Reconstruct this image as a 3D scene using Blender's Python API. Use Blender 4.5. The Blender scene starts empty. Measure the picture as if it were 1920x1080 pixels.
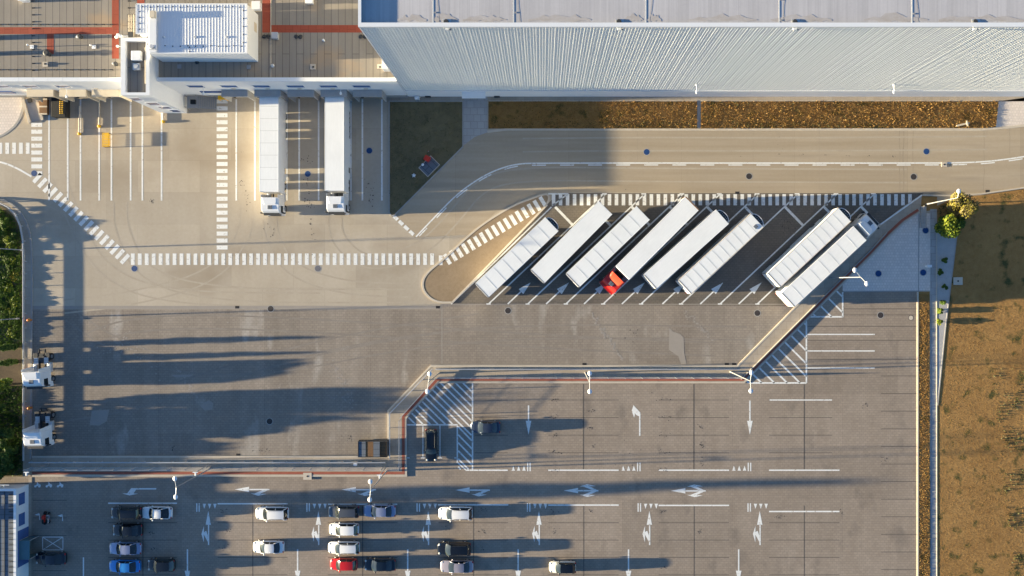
import bpy, math, random
import numpy as np
from mathutils import Vector, Matrix
random.seed(11); RNG = np.random.default_rng(5)
SC = bpy.context.scene
COL = SC.collection
PXM, CAMZ, NX, NY = 13.0, 115.0, 1017.0, 533.0     # photo pixels per metre on the ground, drone height, nadir in the photo
def W(px, py, z=0.0):
    k = (CAMZ - z) / CAMZ
    return (((px - NX) * k + NX - 960) / PXM, -((py - NY) * k + NY - 540) / PXM)
def PP(pts, z=0.0): return [W(x, y, z) for x, y in pts]

# ------------------------------------------------------------------ helpers
class MB:
    def __init__(s): s.v, s.f, s.m = [], [], []
    def add(s, vs, fs, m=0):
        b = len(s.v); s.v += [tuple(v) for v in vs]
        for f in fs: s.f.append(tuple(i + b for i in f)); s.m.append(m)
        return s
    def box(s, x0, x1, y0, y1, z0, z1, m=0):
        vs = [(x, y, z) for z in (z0, z1) for y in (y0, y1) for x in (x0, x1)]
        return s.add(vs, [(0,2,3,1),(4,5,7,6),(0,1,5,4),(2,6,7,3),(0,4,6,2),(1,3,7,5)], m)
    def rbox(s, c, size, ang, m=0, taper=1.0):
        ca, sa = math.cos(ang), math.sin(ang); vs = []
        for dz, k in ((-.5, 1), (.5, taper)):
            for dy in (-.5, .5):
                for dx in (-.5, .5):
                    x, y = dx*size[0]*k, dy*size[1]*k
                    vs.append((c[0]+x*ca-y*sa, c[1]+x*sa+y*ca, c[2]+dz*size[2]))
        return s.add(vs, [(0,2,3,1),(4,5,7,6),(0,1,5,4),(2,6,7,3),(0,4,6,2),(1,3,7,5)], m)
    def flat(s, poly, z, m=0):
        if 0 < z < .03: z *= .35      # thin sheets lie close together: the sun is only six degrees up
        a = sum(poly[i-1][0]*poly[i][1]-poly[i][0]*poly[i-1][1] for i in range(len(poly)))
        if a < 0: poly = poly[::-1]
        return s.add([(x, y, z) for x, y in poly], [tuple(range(len(poly)))], m)
    def prism(s, poly, z0, z1, m=0):
        a = sum(poly[i-1][0]*poly[i][1]-poly[i][0]*poly[i-1][1] for i in range(len(poly)))
        if a < 0: poly = poly[::-1]
        n = len(poly)
        vs = [(x, y, z0) for x, y in poly] + [(x, y, z1) for x, y in poly]
        fs = [tuple(range(n, 2*n)), tuple(range(n-1, -1, -1))] + [(i, (i+1) % n, n+(i+1) % n, n+i) for i in range(n)]
        return s.add(vs, fs, m)
    def ribbon(s, pts, w, z0, z1, m=0, off=0.0):
        L, R = offset(pts, off + w/2), offset(pts, off - w/2)
        n = len(pts)
        if z1 - z0 < 1e-6:
            for i in range(n-1): s.flat([L[i], R[i], R[i+1], L[i+1]], z0, m)
        else:
            vs = []
            for i in range(n):
                vs += [(*L[i], z0), (*R[i], z0), (*R[i], z1), (*L[i], z1)]
            fs = [(0,1,2,3), ((n-1)*4+3, (n-1)*4+2, (n-1)*4+1, (n-1)*4)]
            for i in range(n-1):
                a, b = i*4, i*4+4
                for j in range(4):
                    k = (j+1) % 4
                    fs.append((a+j, b+j, b+k, a+k))
            s.add(vs, fs, m)
        return s
    def cyl(s, p0, p1, r0, r1=None, n=10, m=0):
        r1 = r0 if r1 is None else r1
        a, b = Vector(p0), Vector(p1); d = (b-a).normalized()
        u = d.orthogonal().normalized(); w = d.cross(u)
        vs = []
        for c, r in ((a, r0), (b, r1)):
            for i in range(n):
                t = 2*math.pi*i/n
                vs.append(c + u*math.cos(t)*r + w*math.sin(t)*r)
        fs = [(i, (i+1) % n, n+(i+1) % n, n+i) for i in range(n)] + [tuple(range(n-1, -1, -1)), tuple(range(n, 2*n))]
        return s.add(vs, fs, m)
    def ell(s, c, r, n=10, k=6, m=0):
        vs, fs = [], []
        for i in range(k+1):
            ph = math.pi*i/k
            for j in range(n):
                t = 2*math.pi*j/n
                vs.append((c[0]+r[0]*math.sin(ph)*math.cos(t), c[1]+r[1]*math.sin(ph)*math.sin(t), c[2]+r[2]*math.cos(ph)))
        for i in range(k):
            for j in range(n):
                fs.append((i*n+j, (i+1)*n+j, (i+1)*n+(j+1) % n, i*n+(j+1) % n))
        return s.add(vs, fs, m)
    def extrude_y(s, prof, y0, y1, m=0):
        n = len(prof)
        vs = [(x, y0, z) for x, z in prof] + [(x, y1, z) for x, z in prof]
        fs = [tuple(range(n)), tuple(range(2*n-1, n-1, -1))] + [(i, n+i, n+(i+1) % n, (i+1) % n) for i in range(n)]
        return s.add(vs, fs, m)
    def build(s, name, mats, parent=None, smooth=False, bevel=0, world=False, sub=0, fix=False):
        if not isinstance(mats, (list, tuple)): mats = [mats]
        me = bpy.data.meshes.new(name)
        v = s.v
        if world and parent is not None:
            l = parent.location; v = [(x-l.x, y-l.y, z-l.z) for x, y, z in v]
        me.from_pydata(v, [], s.f)
        for m in mats: me.materials.append(m)
        if len(mats) > 1: me.polygons.foreach_set('material_index', s.m)
        if fix:
            import bmesh
            bm = bmesh.new(); bm.from_mesh(me); bmesh.ops.remove_doubles(bm, verts=bm.verts, dist=1e-5)
            bmesh.ops.recalc_face_normals(bm, faces=bm.faces); bm.to_mesh(me); bm.free()
        if smooth: me.polygons.foreach_set('use_smooth', [True]*len(me.polygons))
        me.update()
        o = bpy.data.objects.new(name, me); COL.objects.link(o)
        if parent is not None: o.parent = parent
        if bevel:
            b = o.modifiers.new('Bevel', 'BEVEL'); b.width = bevel; b.segments = 2; b.limit_method = 'ANGLE'
            b.angle_limit = math.radians(35)
        if sub:
            q = o.modifiers.new('Sub', 'SUBSURF'); q.levels = sub; q.render_levels = sub
        return o
def offset(pts, d):
    out = []; n = len(pts)
    for i in range(n):
        p = Vector(pts[i])
        t1 = (Vector(pts[i]) - Vector(pts[i-1])).normalized() if i > 0 else None
        t2 = (Vector(pts[i+1]) - Vector(pts[i])).normalized() if i < n-1 else None
        t1 = t1 or t2; t2 = t2 or t1
        n1, n2 = Vector((-t1.y, t1.x)), Vector((-t2.y, t2.x))
        b = (n1+n2).normalized()
        out.append(tuple(p + b * (d / max(.35, b.dot(n1)))))
    return out
def smooth_path(pts, it=3):
    for _ in range(it):
        q = [pts[0]]
        for a, b in zip(pts, pts[1:]):
            q += [(a[0]*.75+b[0]*.25, a[1]*.75+b[1]*.25), (a[0]*.25+b[0]*.75, a[1]*.25+b[1]*.75)]
        pts = q + [pts[-1]]
    return pts
def tag(o, label, cat, group=None):
    o['label'] = label; o['category'] = cat
    if group: o['group'] = group
    return o
def thing(name, label, cat, loc=(0, 0, 0), rz=0.0, group=None):
    o = bpy.data.objects.new(name, None); COL.objects.link(o); o.empty_display_size = .3
    o.location = loc; o.rotation_euler = (0, 0, rz)
    return tag(o, label, cat, group)
def struct(o, kind='structure'):
    o['kind'] = kind; return o

# ------------------------------------------------------------------ materials
def srgb(r, g, b):
    f = lambda c: (c/255/12.92) if c/255 <= .04045 else ((c/255+.055)/1.055)**2.4
    return (f(r), f(g), f(b))
def new_mat(name):
    m = bpy.data.materials.new(name); m.use_nodes = True
    nt = m.node_tree; return m, nt, nt.nodes['Principled BSDF']
def surf(name, c1, c2, noises=((.08, .5, 1, 1), (1.3, .35, 1, 1), (9, .4, 1, 1)), rough=.85, bricks=None, bump=0.0, spec=.25, metal=0.0,
         bump_scale=12, third=None):
    """two colours blended by summed noises (scale, weight, stretch x, stretch y); bricks = list of (width, row, mortar, darken, rot)"""
    m, nt, p = new_mat(name); N, L = nt.nodes, nt.links
    tc = N.new('ShaderNodeTexCoord')
    val = None
    for (sc, wt, sx, sy) in noises:
        mp = N.new('ShaderNodeMapping'); mp.inputs['Scale'].default_value = (sx, sy, 1)
        mp.inputs['Location'].default_value = (sc*3.1, sc*7.7, 0)
        L.new(tc.outputs['Object'], mp.inputs['Vector'])
        nz = N.new('ShaderNodeTexNoise'); nz.inputs['Scale'].default_value = sc
        nz.inputs['Detail'].default_value = 5; nz.inputs['Roughness'].default_value = .6
        L.new(mp.outputs[0], nz.inputs['Vector'])
        sub = N.new('ShaderNodeMath'); sub.operation = 'SUBTRACT'; L.new(nz.outputs['Fac'], sub.inputs[0]); sub.inputs[1].default_value = .5
        ma = N.new('ShaderNodeMath'); ma.operation = 'MULTIPLY_ADD'; L.new(sub.outputs[0], ma.inputs[0]); ma.inputs[1].default_value = wt*2.6
        if val is None: ma.inputs[2].default_value = .5
        else: L.new(val, ma.inputs[2])
        val = ma.outputs[0]
    mx = N.new('ShaderNodeMix'); mx.data_type = 'RGBA'; mx.clamp_factor = True
    L.new(val, mx.inputs['Factor']); mx.inputs['A'].default_value = (*c1, 1); mx.inputs['B'].default_value = (*c2, 1)
    col = mx.outputs['Result']
    if third:   # (colour, noise scale, threshold, softness, sx, sy)
        mp = N.new('ShaderNodeMapping'); mp.inputs['Scale'].default_value = (third[4], third[5], 1); L.new(tc.outputs['Object'], mp.inputs['Vector'])
        nz = N.new('ShaderNodeTexNoise'); nz.inputs['Scale'].default_value = third[1]; nz.inputs['Detail'].default_value = 6
        L.new(mp.outputs[0], nz.inputs['Vector'])
        mr = N.new('ShaderNodeMapRange'); mr.inputs[1].default_value = third[2]; mr.inputs[2].default_value = third[2]+third[3]
        L.new(nz.outputs['Fac'], mr.inputs[0])
        m3 = N.new('ShaderNodeMix'); m3.data_type = 'RGBA'; L.new(mr.outputs[0], m3.inputs['Factor']); L.new(col, m3.inputs['A'])
        m3.inputs['B'].default_value = (*third[0], 1); col = m3.outputs['Result']
    for (bw, bh, mo, dark, rot) in bricks or ():
        mp = N.new('ShaderNodeMapping'); mp.inputs['Rotation'].default_value = (0, 0, rot); L.new(tc.outputs['Object'], mp.inputs['Vector'])
        br = N.new('ShaderNodeTexBrick'); br.inputs['Scale'].default_value = 1; br.inputs['Brick Width'].default_value = bw
        br.inputs['Row Height'].default_value = bh; br.inputs['Mortar Size'].default_value = mo; br.inputs['Bias'].default_value = 0
        br.inputs['Color1'].default_value = (.93, .93, .93, 1); br.inputs['Color2'].default_value = (1.06, 1.06, 1.06, 1)
        br.inputs['Mortar'].default_value = (dark, dark, dark, 1)
        L.new(mp.outputs[0], br.inputs['Vector'])
        mu = N.new('ShaderNodeMix'); mu.data_type = 'RGBA'; mu.blend_type = 'MULTIPLY'; mu.inputs['Factor'].default_value = 1
        L.new(col, mu.inputs['A']); L.new(br.outputs['Color'], mu.inputs['B']); col = mu.outputs['Result']
    L.new(col, p.inputs['Base Color'])
    p.inputs['Roughness'].default_value = rough; p.inputs['Specular IOR Level'].default_value = spec; p.inputs['Metallic'].default_value = metal
    if bump:
        nz = N.new('ShaderNodeTexNoise'); nz.inputs['Scale'].default_value = bump_scale; nz.inputs['Detail'].default_value = 4
        L.new(tc.outputs['Object'], nz.inputs['Vector'])
        bp = N.new('ShaderNodeBump'); bp.inputs['Strength'].default_value = bump; bp.inputs['Distance'].default_value = .02
        L.new(nz.outputs['Fac'], bp.inputs['Height']); L.new(bp.outputs[0], p.inputs['Normal'])
    return m
def paint(name, c, rough=.3, metal=0.0, coat=.6, dirt=.12):
    d = tuple(x*(1-dirt) for x in c)
    m = surf(name, d, c, ((1.1, .5, 1, 1), (14, .25, 1, 1)), rough, spec=.45, metal=metal)
    m.node_tree.nodes['Principled BSDF'].inputs['Coat Weight'].default_value = coat
    m.node_tree.nodes['Principled BSDF'].inputs['Coat Roughness'].default_value = .08
    return m
M = {}
M['yard'] = surf('light_concrete_paving', (.375, .315, .24), (.47, .41, .33), ((.045, .7, 1, 1), (.35, .4, 1, .22), (2.2, .28, 1, 1), (14, .35, 1, 1)), .9,
                 bricks=[(9, 4.6, .03, .90, 0)], third=((.33, .27, .20), .09, .56, .16, .6, 1))
M['lower'] = surf('block_paving_brown', (.215, .179, .147), (.315, .272, .228), ((.06, .7, 1.6, .6), (.5, .45, 1.2, .2), (3, .25, 1, 1), (16, .35, 1, 1)), .9,
                  bricks=[(.6, .34, .035, .82, 0), (14, 5.1, .035, .9, math.pi/2)], third=((.36, .325, .285), .22, .60, .1, 1.4, .5))
M['bays'] = surf('truck_bay_paving', (.125, .108, .09), (.195, .168, .14), ((.1, .5, 1, 1), (.7, .3, 1, .4), (5, .3, 1, 1), (18, .3, 1, 1)), .9, bricks=[(.6, .34, .035, .82, 0)])
M['road'] = surf('tan_road_concrete', (.34, .275, .195), (.45, .375, .285), ((.07, .5, .3, 1.4), (.6, .65, .06, 1.5), (2.5, .2, 1, 1), (15, .35, 1, 1)), .9, bricks=[(16.3, 40, .03, .84, 0)], third=((.33, .275, .21), .35, .58, .12, .12, 1.3))
M['carpark'] = surf('car_park_paving', (.243, .197, .156), (.338, .283, .233), ((.08, .45, 1, 1), (.6, .35, 1, .35), (4, .25, 1, 1), (16, .4, 1, 1)), .9,
                    bricks=[(.6, .34, .035, .84, 0), (15.9, 7.6, .03, .9, 0)], third=((.19, .16, .135), .35, .58, .2, 1, .6))
M['roadjoint'] = surf('road_joint', (.29, .235, .172), (.36, .30, .228), ((1, .5, 1, 1), (9, .4, 1, 1)), .9)
M['tyre'] = surf('tyre_mark', (.365, .308, .238), (.445, .387, .31), ((.5, .6, 1, 1), (6, .6, 1, 1)), .9)
M['tyredark'] = surf('tyre_mark_dark', (.198, .17, .145), (.28, .247, .215), ((.5, .6, 1, 1), (6, .6, 1, 1)), .9)
M['island'] = surf('island_paving', (.22, .16, .10), (.32, .24, .16), ((.2, .5, 1, 1), (2, .4, 1, 1), (14, .4, 1, 1)), .9)
M['strip'] = surf('buffer_paving', (.33, .275, .215), (.43, .37, .30), ((.2, .5, 1, 1), (2, .3, 1, 1), (14, .4, 1, 1)), .9, bricks=[(1.2, 1.2, .03, .85, 0)])
M['cobble'] = surf('grey_cobbles', (.60, .53, .48), (.74, .665, .61), ((.3, .4, 1, 1), (7, .6, 1, 1)), .9, bricks=[(.4, .4, .04, .86, 0)], bump=.3)
M['slab'] = surf('grey_slabs', (.33, .32, .31), (.42, .41, .40), ((.4, .5, 1, 1), (8, .4, 1, 1)), .9, bricks=[(1, 1, .04, .78, 0)])
M['kerb'] = surf('pale_kerb', (.46, .40, .32), (.58, .52, .44), ((1, .5, 1, 1), (12, .3, 1, 1)), .85)
M['kerbgrey'] = surf('grey_kerb', (.30, .285, .27), (.38, .37, .35), ((1, .5, 1, 1), (12, .3, 1, 1)), .85)
M['red'] = surf('red_paving', (.26, .075, .05), (.36, .12, .08), ((1, .4, 1, 1), (10, .4, 1, 1)), .9)
M['mark'] = surf('road_paint', (.66, .66, .64), (.82, .82, .80), ((.6, .4, 1, 1), (9, .5, 1, 1)), .7, third=((.46, .42, .37), 3, .58, .1, 1, 1))
M['darkline'] = surf('dark_pavers', (.085, .075, .068), (.125, .11, .10), ((3, .5, 1, 1),), .9)
M['oil'] = surf('oil_stain', (.05, .042, .036), (.09, .075, .065), ((3, .5, 1, 1),), .6)
M['pale'] = surf('pale_dust', (.285, .255, .225), (.335, .30, .265), ((.9, .5, 1, 1), (9, .5, 1, 1)), .95)
M['soil'] = surf('dry_soil', (.25, .135, .045), (.40, .235, .085), ((.15, .6, 1, 1), (1.2, .5, 1, 1), (8, .5, 1, 1)), .95, bump=.8, third=((.075, .075, .025), .5, .56, .12, 1, 1))
M['shadesoil'] = surf('shade_toned_soil', (.07, .052, .035), (.13, .095, .06), ((.4, .6, 1, 1), (3, .5, 1, 1), (9, .5, 1, 1)), .95, bump=.6)  # bare soil with the hedge's shade darkened into its colour
M['greensoil'] = surf('dull_lawn', (.10, .085, .045), (.19, .15, .08), ((.15, .6, 1, 1), (1.2, .5, 1, 1), (8, .5, 1, 1)), .95, bump=.8)  # one dull olive-brown lawn tone for island and verge
M['terrain'] = surf('far_fields', (.12, .08, .035), (.20, .14, .06), ((.01, .6, 1, 1), (.2, .5, 1, 1), (3, .5, 1, 1)), .95)
M['gravel'] = surf('bed_gravel', (.34, .33, .32), (.48, .47, .46), ((1, .4, 1, 1), (14, .6, 1, 1)), .95, bump=.6)
M['white'] = paint('white_paint', (.78, .79, .80), .4, coat=.25, dirt=.06)
M['cabwhite'] = paint('cab_white', (.80, .80, .80), .3, coat=.7, dirt=.05)
M['troof'] = surf('trailer_white', (.73, .74, .74), (.86, .87, .87), ((.25, .4, 1, 1), (2, .3, .4, 2), (12, .2, 1, 1)), .5, spec=.35, third=((.58, .58, .56), .6, .66, .1, .4, 2))
M['seam'] = surf('trailer_seam', (.56, .57, .57), (.64, .65, .65), ((4, .4, 1, 1),), .6)
M['wallwhite'] = surf('white_render', (.70, .71, .72), (.80, .80, .80), ((.3, .4, 1, 1), (3, .3, 1, 1)), .75)
M['greyclad'] = surf('grey_cladding', (.26, .265, .27), (.32, .325, .33), ((.1, .4, 1, 1), (2, .3, 1, 1)), .6)  # for the unseen side wall only; grey chosen to cut sun bounce
M['cladding'] = surf('pale_cladding', (.74, .77, .77), (.82, .84, .84), ((.1, .4, 1, 1), (2, .3, 3, 1)), .45, spec=.4)
M['whroof'] = surf('membrane_roof', (.42, .405, .415), (.55, .53, .535), ((.2, .35, 1, 1), (1.6, .55, 2.5, .06), (5, .2, 1, 1)), .8, bricks=[(40, 1.05, .03, .9, math.pi/2)])
M['rust'] = surf('water_stain', (.39, .35, .32), (.49, .465, .46), ((.7, .7, 1, 2), (4, .4, 1, 1)), .9)
M['bitumen'] = surf('bitumen_roof', (.235, .205, .17), (.315, .28, .235), ((.12, .4, 1, 1), (.9, .4, 2, .2), (8, .25, 1, 1)), .9, bricks=[(7.5, .93, .035, .48, math.pi/2)],
                    third=((.36, .27, .185), .13, .58, .12, 1, 1.6))
M['walkway'] = surf('red_roof_walkway', (.28, .062, .035), (.36, .09, .055), ((.8, .4, 1, 1), (7, .4, 1, 1)), .9, bricks=[(2, 1.04, .025, .7, math.pi/2)])
M['metal'] = surf('galvanised', (.50, .51, .52), (.62, .63, .64), ((2, .5, 1, 1),), .45, metal=.5)
M['greymetal'] = surf('grey_metal', (.27, .275, .285), (.35, .355, .36), ((2, .5, 1, 1),), .55, metal=.2)
M['shelter'] = surf('dock_shelter_grey', (.30, .30, .305), (.38, .38, .38), ((1.5, .5, 1, 1),), .8)
M['cream'] = surf('cream_steel', (.56, .48, .36), (.66, .58, .46), ((1.5, .5, 1, 1),), .6)
M['black'] = surf('black_rubber', (.018, .018, .019), (.03, .03, .031), ((3, .5, 1, 1),), .75)
M['dark'] = surf('dark_steel', (.035, .037, .04), (.06, .062, .066), ((2, .5, 1, 1),), .6)
M['glass'] = surf('tinted_glass', (.012, .016, .018), (.02, .026, .03), ((1, .5, 1, 1),), .06, spec=.8)
M['bluewin'] = surf('blue_window', (.05, .10, .26), (.08, .15, .36), ((1, .5, 1, 1),), .12, spec=.6)
M['bluecover'] = surf('blue_cover', (.012, .045, .15), (.02, .065, .20), ((2, .5, 1, 1), (12, .4, 1, 1)), .6)
M['darkcover'] = surf('iron_cover', (.035, .03, .032), (.055, .048, .048), ((2, .5, 1, 1), (12, .4, 1, 1)), .6)
M['greycover'] = surf('grey_cover', (.12, .12, .14), (.17, .17, .19), ((2, .5, 1, 1),), .6)
M['rim'] = surf('alloy', (.35, .35, .36), (.45, .45, .46), ((2, .5, 1, 1),), .3, metal=.8)
M['lens'] = surf('lamp_lens', (.55, .55, .52), (.65, .65, .62), ((2, .5, 1, 1),), .15, spec=.6)
M['redlens'] = surf('red_lens', (.30, .01, .01), (.4, .02, .02), ((2, .5, 1, 1),), .2, spec=.6)
M['yellow'] = surf('yellow_paint', (.72, .40, .02), (.85, .52, .04), ((2, .5, 1, 1),), .5)
M['orange'] = surf('orange_paint', (.75, .22, .04), (.85, .28, .06), ((2, .5, 1, 1),), .45)
M['cabred'] = paint('cab_red', (.55, .02, .012), .35)
M['spoilred'] = paint('spoiler_red', (.70, .085, .03), .4)
M['boxred'] = surf('red_box', (.5, .03, .02), (.6, .05, .03), ((2, .5, 1, 1),), .5)
M['wood'] = surf('rusty_slats', (.17, .095, .05), (.27, .16, .085), ((1, .5, 1, 6), (6, .4, 1, 1)), .9)
M['bark'] = surf('bark', (.08, .055, .035), (.14, .10, .07), ((4, .6, 1, 1),), .95)
M['teal'] = surf('teal_glazing', (.05, .13, .16), (.08, .17, .2), ((2, .5, 1, 1),), .2, spec=.6)
M['slate'] = surf('blue_grey_sheet', (.10, .12, .15), (.15, .17, .20), ((.5, .4, 1, 1), (3, .3, 1, .2)), .7, bricks=[(30, .8, .05, .55, 0)])
def leafmat(name, a, b, trans=.25):
    m = surf(name, a, b, ((.9, .8, 1, 1), (5, .6, 1, 1)), .65, spec=.3)
    nt = m.node_tree; N, L = nt.nodes, nt.links; p = N['Principled BSDF']; out = N['Material Output']
    tr = N.new('ShaderNodeBsdfTranslucent'); mix = N.new('ShaderNodeMixShader'); mix.inputs[0].default_value = trans
    src = p.inputs['Base Color'].links[0].from_socket; L.new(src, tr.inputs['Color'])
    L.new(p.outputs[0], mix.inputs[1]); L.new(tr.outputs[0], mix.inputs[2]); L.new(mix.outputs[0], out.inputs['Surface'])
    return m
M['leafdark'] = leafmat('dark_leaves', (.028, .055, .010), (.065, .12, .018))
M['leafmid'] = leafmat('green_leaves', (.04, .08, .012), (.10, .16, .022))
M['leafbright'] = leafmat('yellow_green_leaves', (.12, .17, .012), (.28, .30, .025))
M['leafyellow'] = leafmat('yellow_leaves', (.30, .22, .02), (.45, .36, .04))
M['leaftan'] = leafmat('olive_tan_leaves', (.15, .125, .045), (.27, .23, .10))
M['leafolive'] = leafmat('olive_yellow_leaves', (.19, .165, .02), (.34, .29, .05))
M['grassdry'] = leafmat('dry_grass', (.23, .125, .032), (.44, .26, .075), .2)
M['grassgreen'] = leafmat('dull_grass', (.05, .055, .015), (.10, .095, .03), .15)
SKY_STRENGTH, SUN_STRENGTH, SUN_COLOR, EXPOSURE = 0.055, 5.0, (1.0, .84, .55), 2.4
# ================================================================== THE GROUND
S_ = struct
S_(MB().flat([(-1500, -1500), (1500, -1500), (1500, 1500), (-1500, 1500)], -.08).build('ground', M['terrain']))
S_(MB().flat(PP([(-700, 120), (2800, 120), (2800, 900), (-700, 900)]), 0).build('yard_pavement', M['yard']))
S_(MB().flat(PP([(59, 580), (826, 580), (826, 570), (1500, 570), (1400, 692), (800, 692), (735, 775), (735, 862), (50, 862)]), .004).build('truck_yard', M['lower']))
S_(MB().flat(PP([(846, 571), (1035, 374), (1034, 362), (1732, 362), (1650, 425), (1486, 574)]), .008).build('truck_bays', M['bays']))
road_top = [(735, 406), (800, 341), (868, 273), (890, 257), (914, 248), (950, 243)]
S_(MB().flat(PP([(778, 446), (735, 406), (800, 341), (868, 273), (890, 257), (914, 248), (950, 243), (1840, 241), (1900, 236), (2000, 222), (2800, 60), (2800, 240), (2000, 338),
     (1920, 352), (1840, 362), (1730, 364), (1028, 360), (985, 371), (930, 398), (880, 440)]), .006).build('road', M['road']))
S_(MB().flat(PP([(-700, 890), (762, 890), (762, 783), (822, 716), (1395, 716), (1580, 533), (1722, 545), (1722, 1600), (-700, 1600)]), .004).build('car_park', M['carpark']))
# buffer strip between truck yard and car park
SA = [(61, 856), (728, 856), (728, 770), (808, 686), (1383, 686), (1490, 577), (1564, 507), (1612, 462), (1650, 422), (1690, 392), (1728, 366)]
SB = [(61, 892), (762, 892), (762, 783), (822, 717), (1395, 717), (1480, 632), (1580, 532), (1635, 478), (1668, 442), (1695, 417), (1724, 398)]
S_(MB().prism(PP(SA) + PP(SB)[::-1], 0, .12).build('buffer_pavement', M['strip']))
S_(MB().ribbon(PP(SA), .24, 0, .135).build('buffer_kerb', M['kerb']))
S_(MB().ribbon(PP(SB), .38, .06, .124, off=.42).build('red_pavement_band', M['red']))
S_(MB().ribbon(PP(SB), .2, 0, .13, off=.0).build('car_park_kerb', M['kerb']))
S_(MB().ribbon(PP(SB[4:9]), .12, .12, .34, off=.66).build('low_kerb_wall', M['kerbgrey']))
# island with rounded ends
isl = smooth_path([(848, 567), (822, 567), (803, 557), (791, 538), (797, 514), (835, 484), (870, 450), (905, 420), (960, 386), (1000, 371), (1020, 364), (1028, 365), (1030, 374), (1022, 388)], 2) + [(848, 567)]
S_(MB().prism(PP(isl[:-1]), 0, .10).build('island_pavement', M['island']))
S_(MB().ribbon(PP(isl), .26, 0, .125).build('island_kerb', M['kerb']))
# grass island, walkway, strips by the warehouse
gi = [(730, 190), (868, 190), (868, 275), (740, 403), (734, 405), (730, 398)]
S_(MB().prism(PP(gi), 0, .08).build('grass_island_soil', M['greensoil']))
S_(MB().ribbon(PP(gi + gi[:1]), .16, 0, .12).build('grass_island_kerb', M['kerbgrey']))
S_(MB().flat(PP([(728, 178), (2800, 178), (2800, 190), (728, 190)]), .008).build('wall_path', M['strip']))
S_(MB().flat(PP([(869, 181), (914, 181), (914, 248), (890, 257), (869, 273)]), .012).build('slab_path', M['slab']))
gs1 = [(916, 190), (1307, 190), (1307, 241), (916, 241)]
gs2 = [(1314, 190), (1872, 190), (1867, 238), (1850, 240), (1314, 241)]
for g_ in (gs1, gs2):
    S_(MB().prism(PP(g_), 0, .05).build('grass_strip_soil', M['soil']))
    S_(MB().ribbon(PP([(g_[0][0], 189.5), (g_[1][0], 189.5)]), .1, 0, .09).build('grass_strip_edging', M['kerb']))
S_(MB().ribbon(PP([(914, 247), (950, 242.5), (1840, 243), (1900, 238), (2000, 225), (2800, 63)]), .34, 0, .022).build('road_gutter', M['kerb']))
S_(MB().flat(PP([(1307, 186), (1314, 186), (1313.5, 241), (1307, 241)]), .014).build('drain_channel', M['kerbgrey']))
S_(MB().flat(PP([(1872, 190), (2800, 190), (2800, 60), (2000, 222), (1900, 236), (1867, 239)]), .010).build('cobble_paving', M['cobble']))
# north-west cobbles
S_(MB().flat(PP([(-700, 178), (40, 182), (42, 198), (36, 220), (24, 240), (0, 256), (-60, 268), (-700, 268)]), .006).build('gangway_cobbles', M['cobble']))
S_(MB().ribbon(PP(smooth_path([(44, 182), (44, 205), (36, 226), (22, 243), (-2, 258), (-60, 270)], 2)), .3, 0, .03).build('cobble_edging', M['kerbgrey']))
# left verge
arc_o = smooth_path([(-400, 362), (-80, 364), (0, 372), (20, 381), (37, 395), (49, 415), (57, 440), (60, 475), (60, 560), (58, 860)], 2)
arc_i = smooth_path([(-400, 374), (-80, 376), (-4, 383), (14, 392), (28, 406), (38, 426), (43, 452), (44, 490), (44, 560), (44, 893)], 2)
S_(MB().prism(PP(arc_o + [(58, 893), (-400, 893)]), 0, .09).build('verge_pavement', M['strip']))
S_(MB().ribbon(PP(arc_o), .22, 0, .11).build('verge_kerb', M['kerbgrey']))
S_(MB().prism(PP(arc_i + [(-400, 893)]), .05, .16).build('verge_soil', M['greensoil']))
S_(MB().prism(PP([(-400, 655), (40, 655), (41, 676), (40, 690), (41, 720), (-400, 722)]), .1, .166).build('verge_bare_soil', M['shadesoil']))
# right: light cobbles, walkway, planting bed, meadow
S_(MB().flat(PP([(1724, 399), (1722, 545), (1580, 546), (1580, 533), (1636, 478), (1669, 442), (1696, 417)]), .012).build('light_cobbles', M['cobble']))
S_(MB().flat(PP([(1724, 399), (1744, 400), (1744, 545), (1722, 545)]), .010).build('manhole_strip', M['cobble']))
S_(MB().ribbon(PP([(1723, 399), (1722, 546), (1580, 547)]), .12, 0, .03).build('cobble_kerb', M['kerbgrey']))
S_(MB().flat(PP([(1744, 392), (1756, 392), (1757, 1600), (1745, 1600)]), .014).build('walkway', M['slab']))
S_(MB().ribbon(PP([(1756, 420), (1757, 1600)]), .12, 0, .06).build('walkway_edging', M['kerb']))
S_(MB().prism(PP([(1757, 418), (1797, 430), (1793, 448), (1773, 612), (1758, 760)]), 0, .03).build('planting_bed', M['gravel']))
S_(MB().ribbon(PP([(1797, 430), (1793, 448), (1773, 612), (1758, 760)]), .14, 0, .07).build('bed_edging', M['kerbgrey']))
S_(MB().prism(PP([(1722, 547), (1743, 547), (1744, 1600), (1722, 1600)]), 0, .04).build('verge_strip_soil', M['soil']))
S_(MB().ribbon(PP([(1720.5, 547), (1720.5, 1600)]), .22, 0, .1).build('verge_strip_kerb', M['kerb']))
mead = [(1757, 386), (1790, 370), (1840, 366), (1920, 354), (2000, 341), (2800, 245), (2800, 1600), (1757, 1600), (1758, 760), (1774, 612), (1794, 448), (1797, 430), (1757, 418)]
S_(MB().prism(PP(mead), -.05, .018).build('meadow_soil', M['soil']))
S_(MB().ribbon(PP([(1730, 366), (1790, 367), (1840, 363.5), (1920, 352), (2000, 339), (2800, 243)]), .2, 0, .12).build('road_kerb', M['kerb']))
S_(MB().flat(PP([(1728, 367), (1757, 369), (1757, 392), (1726, 398)]), .010).build('corner_soil', M['soil']))

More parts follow.
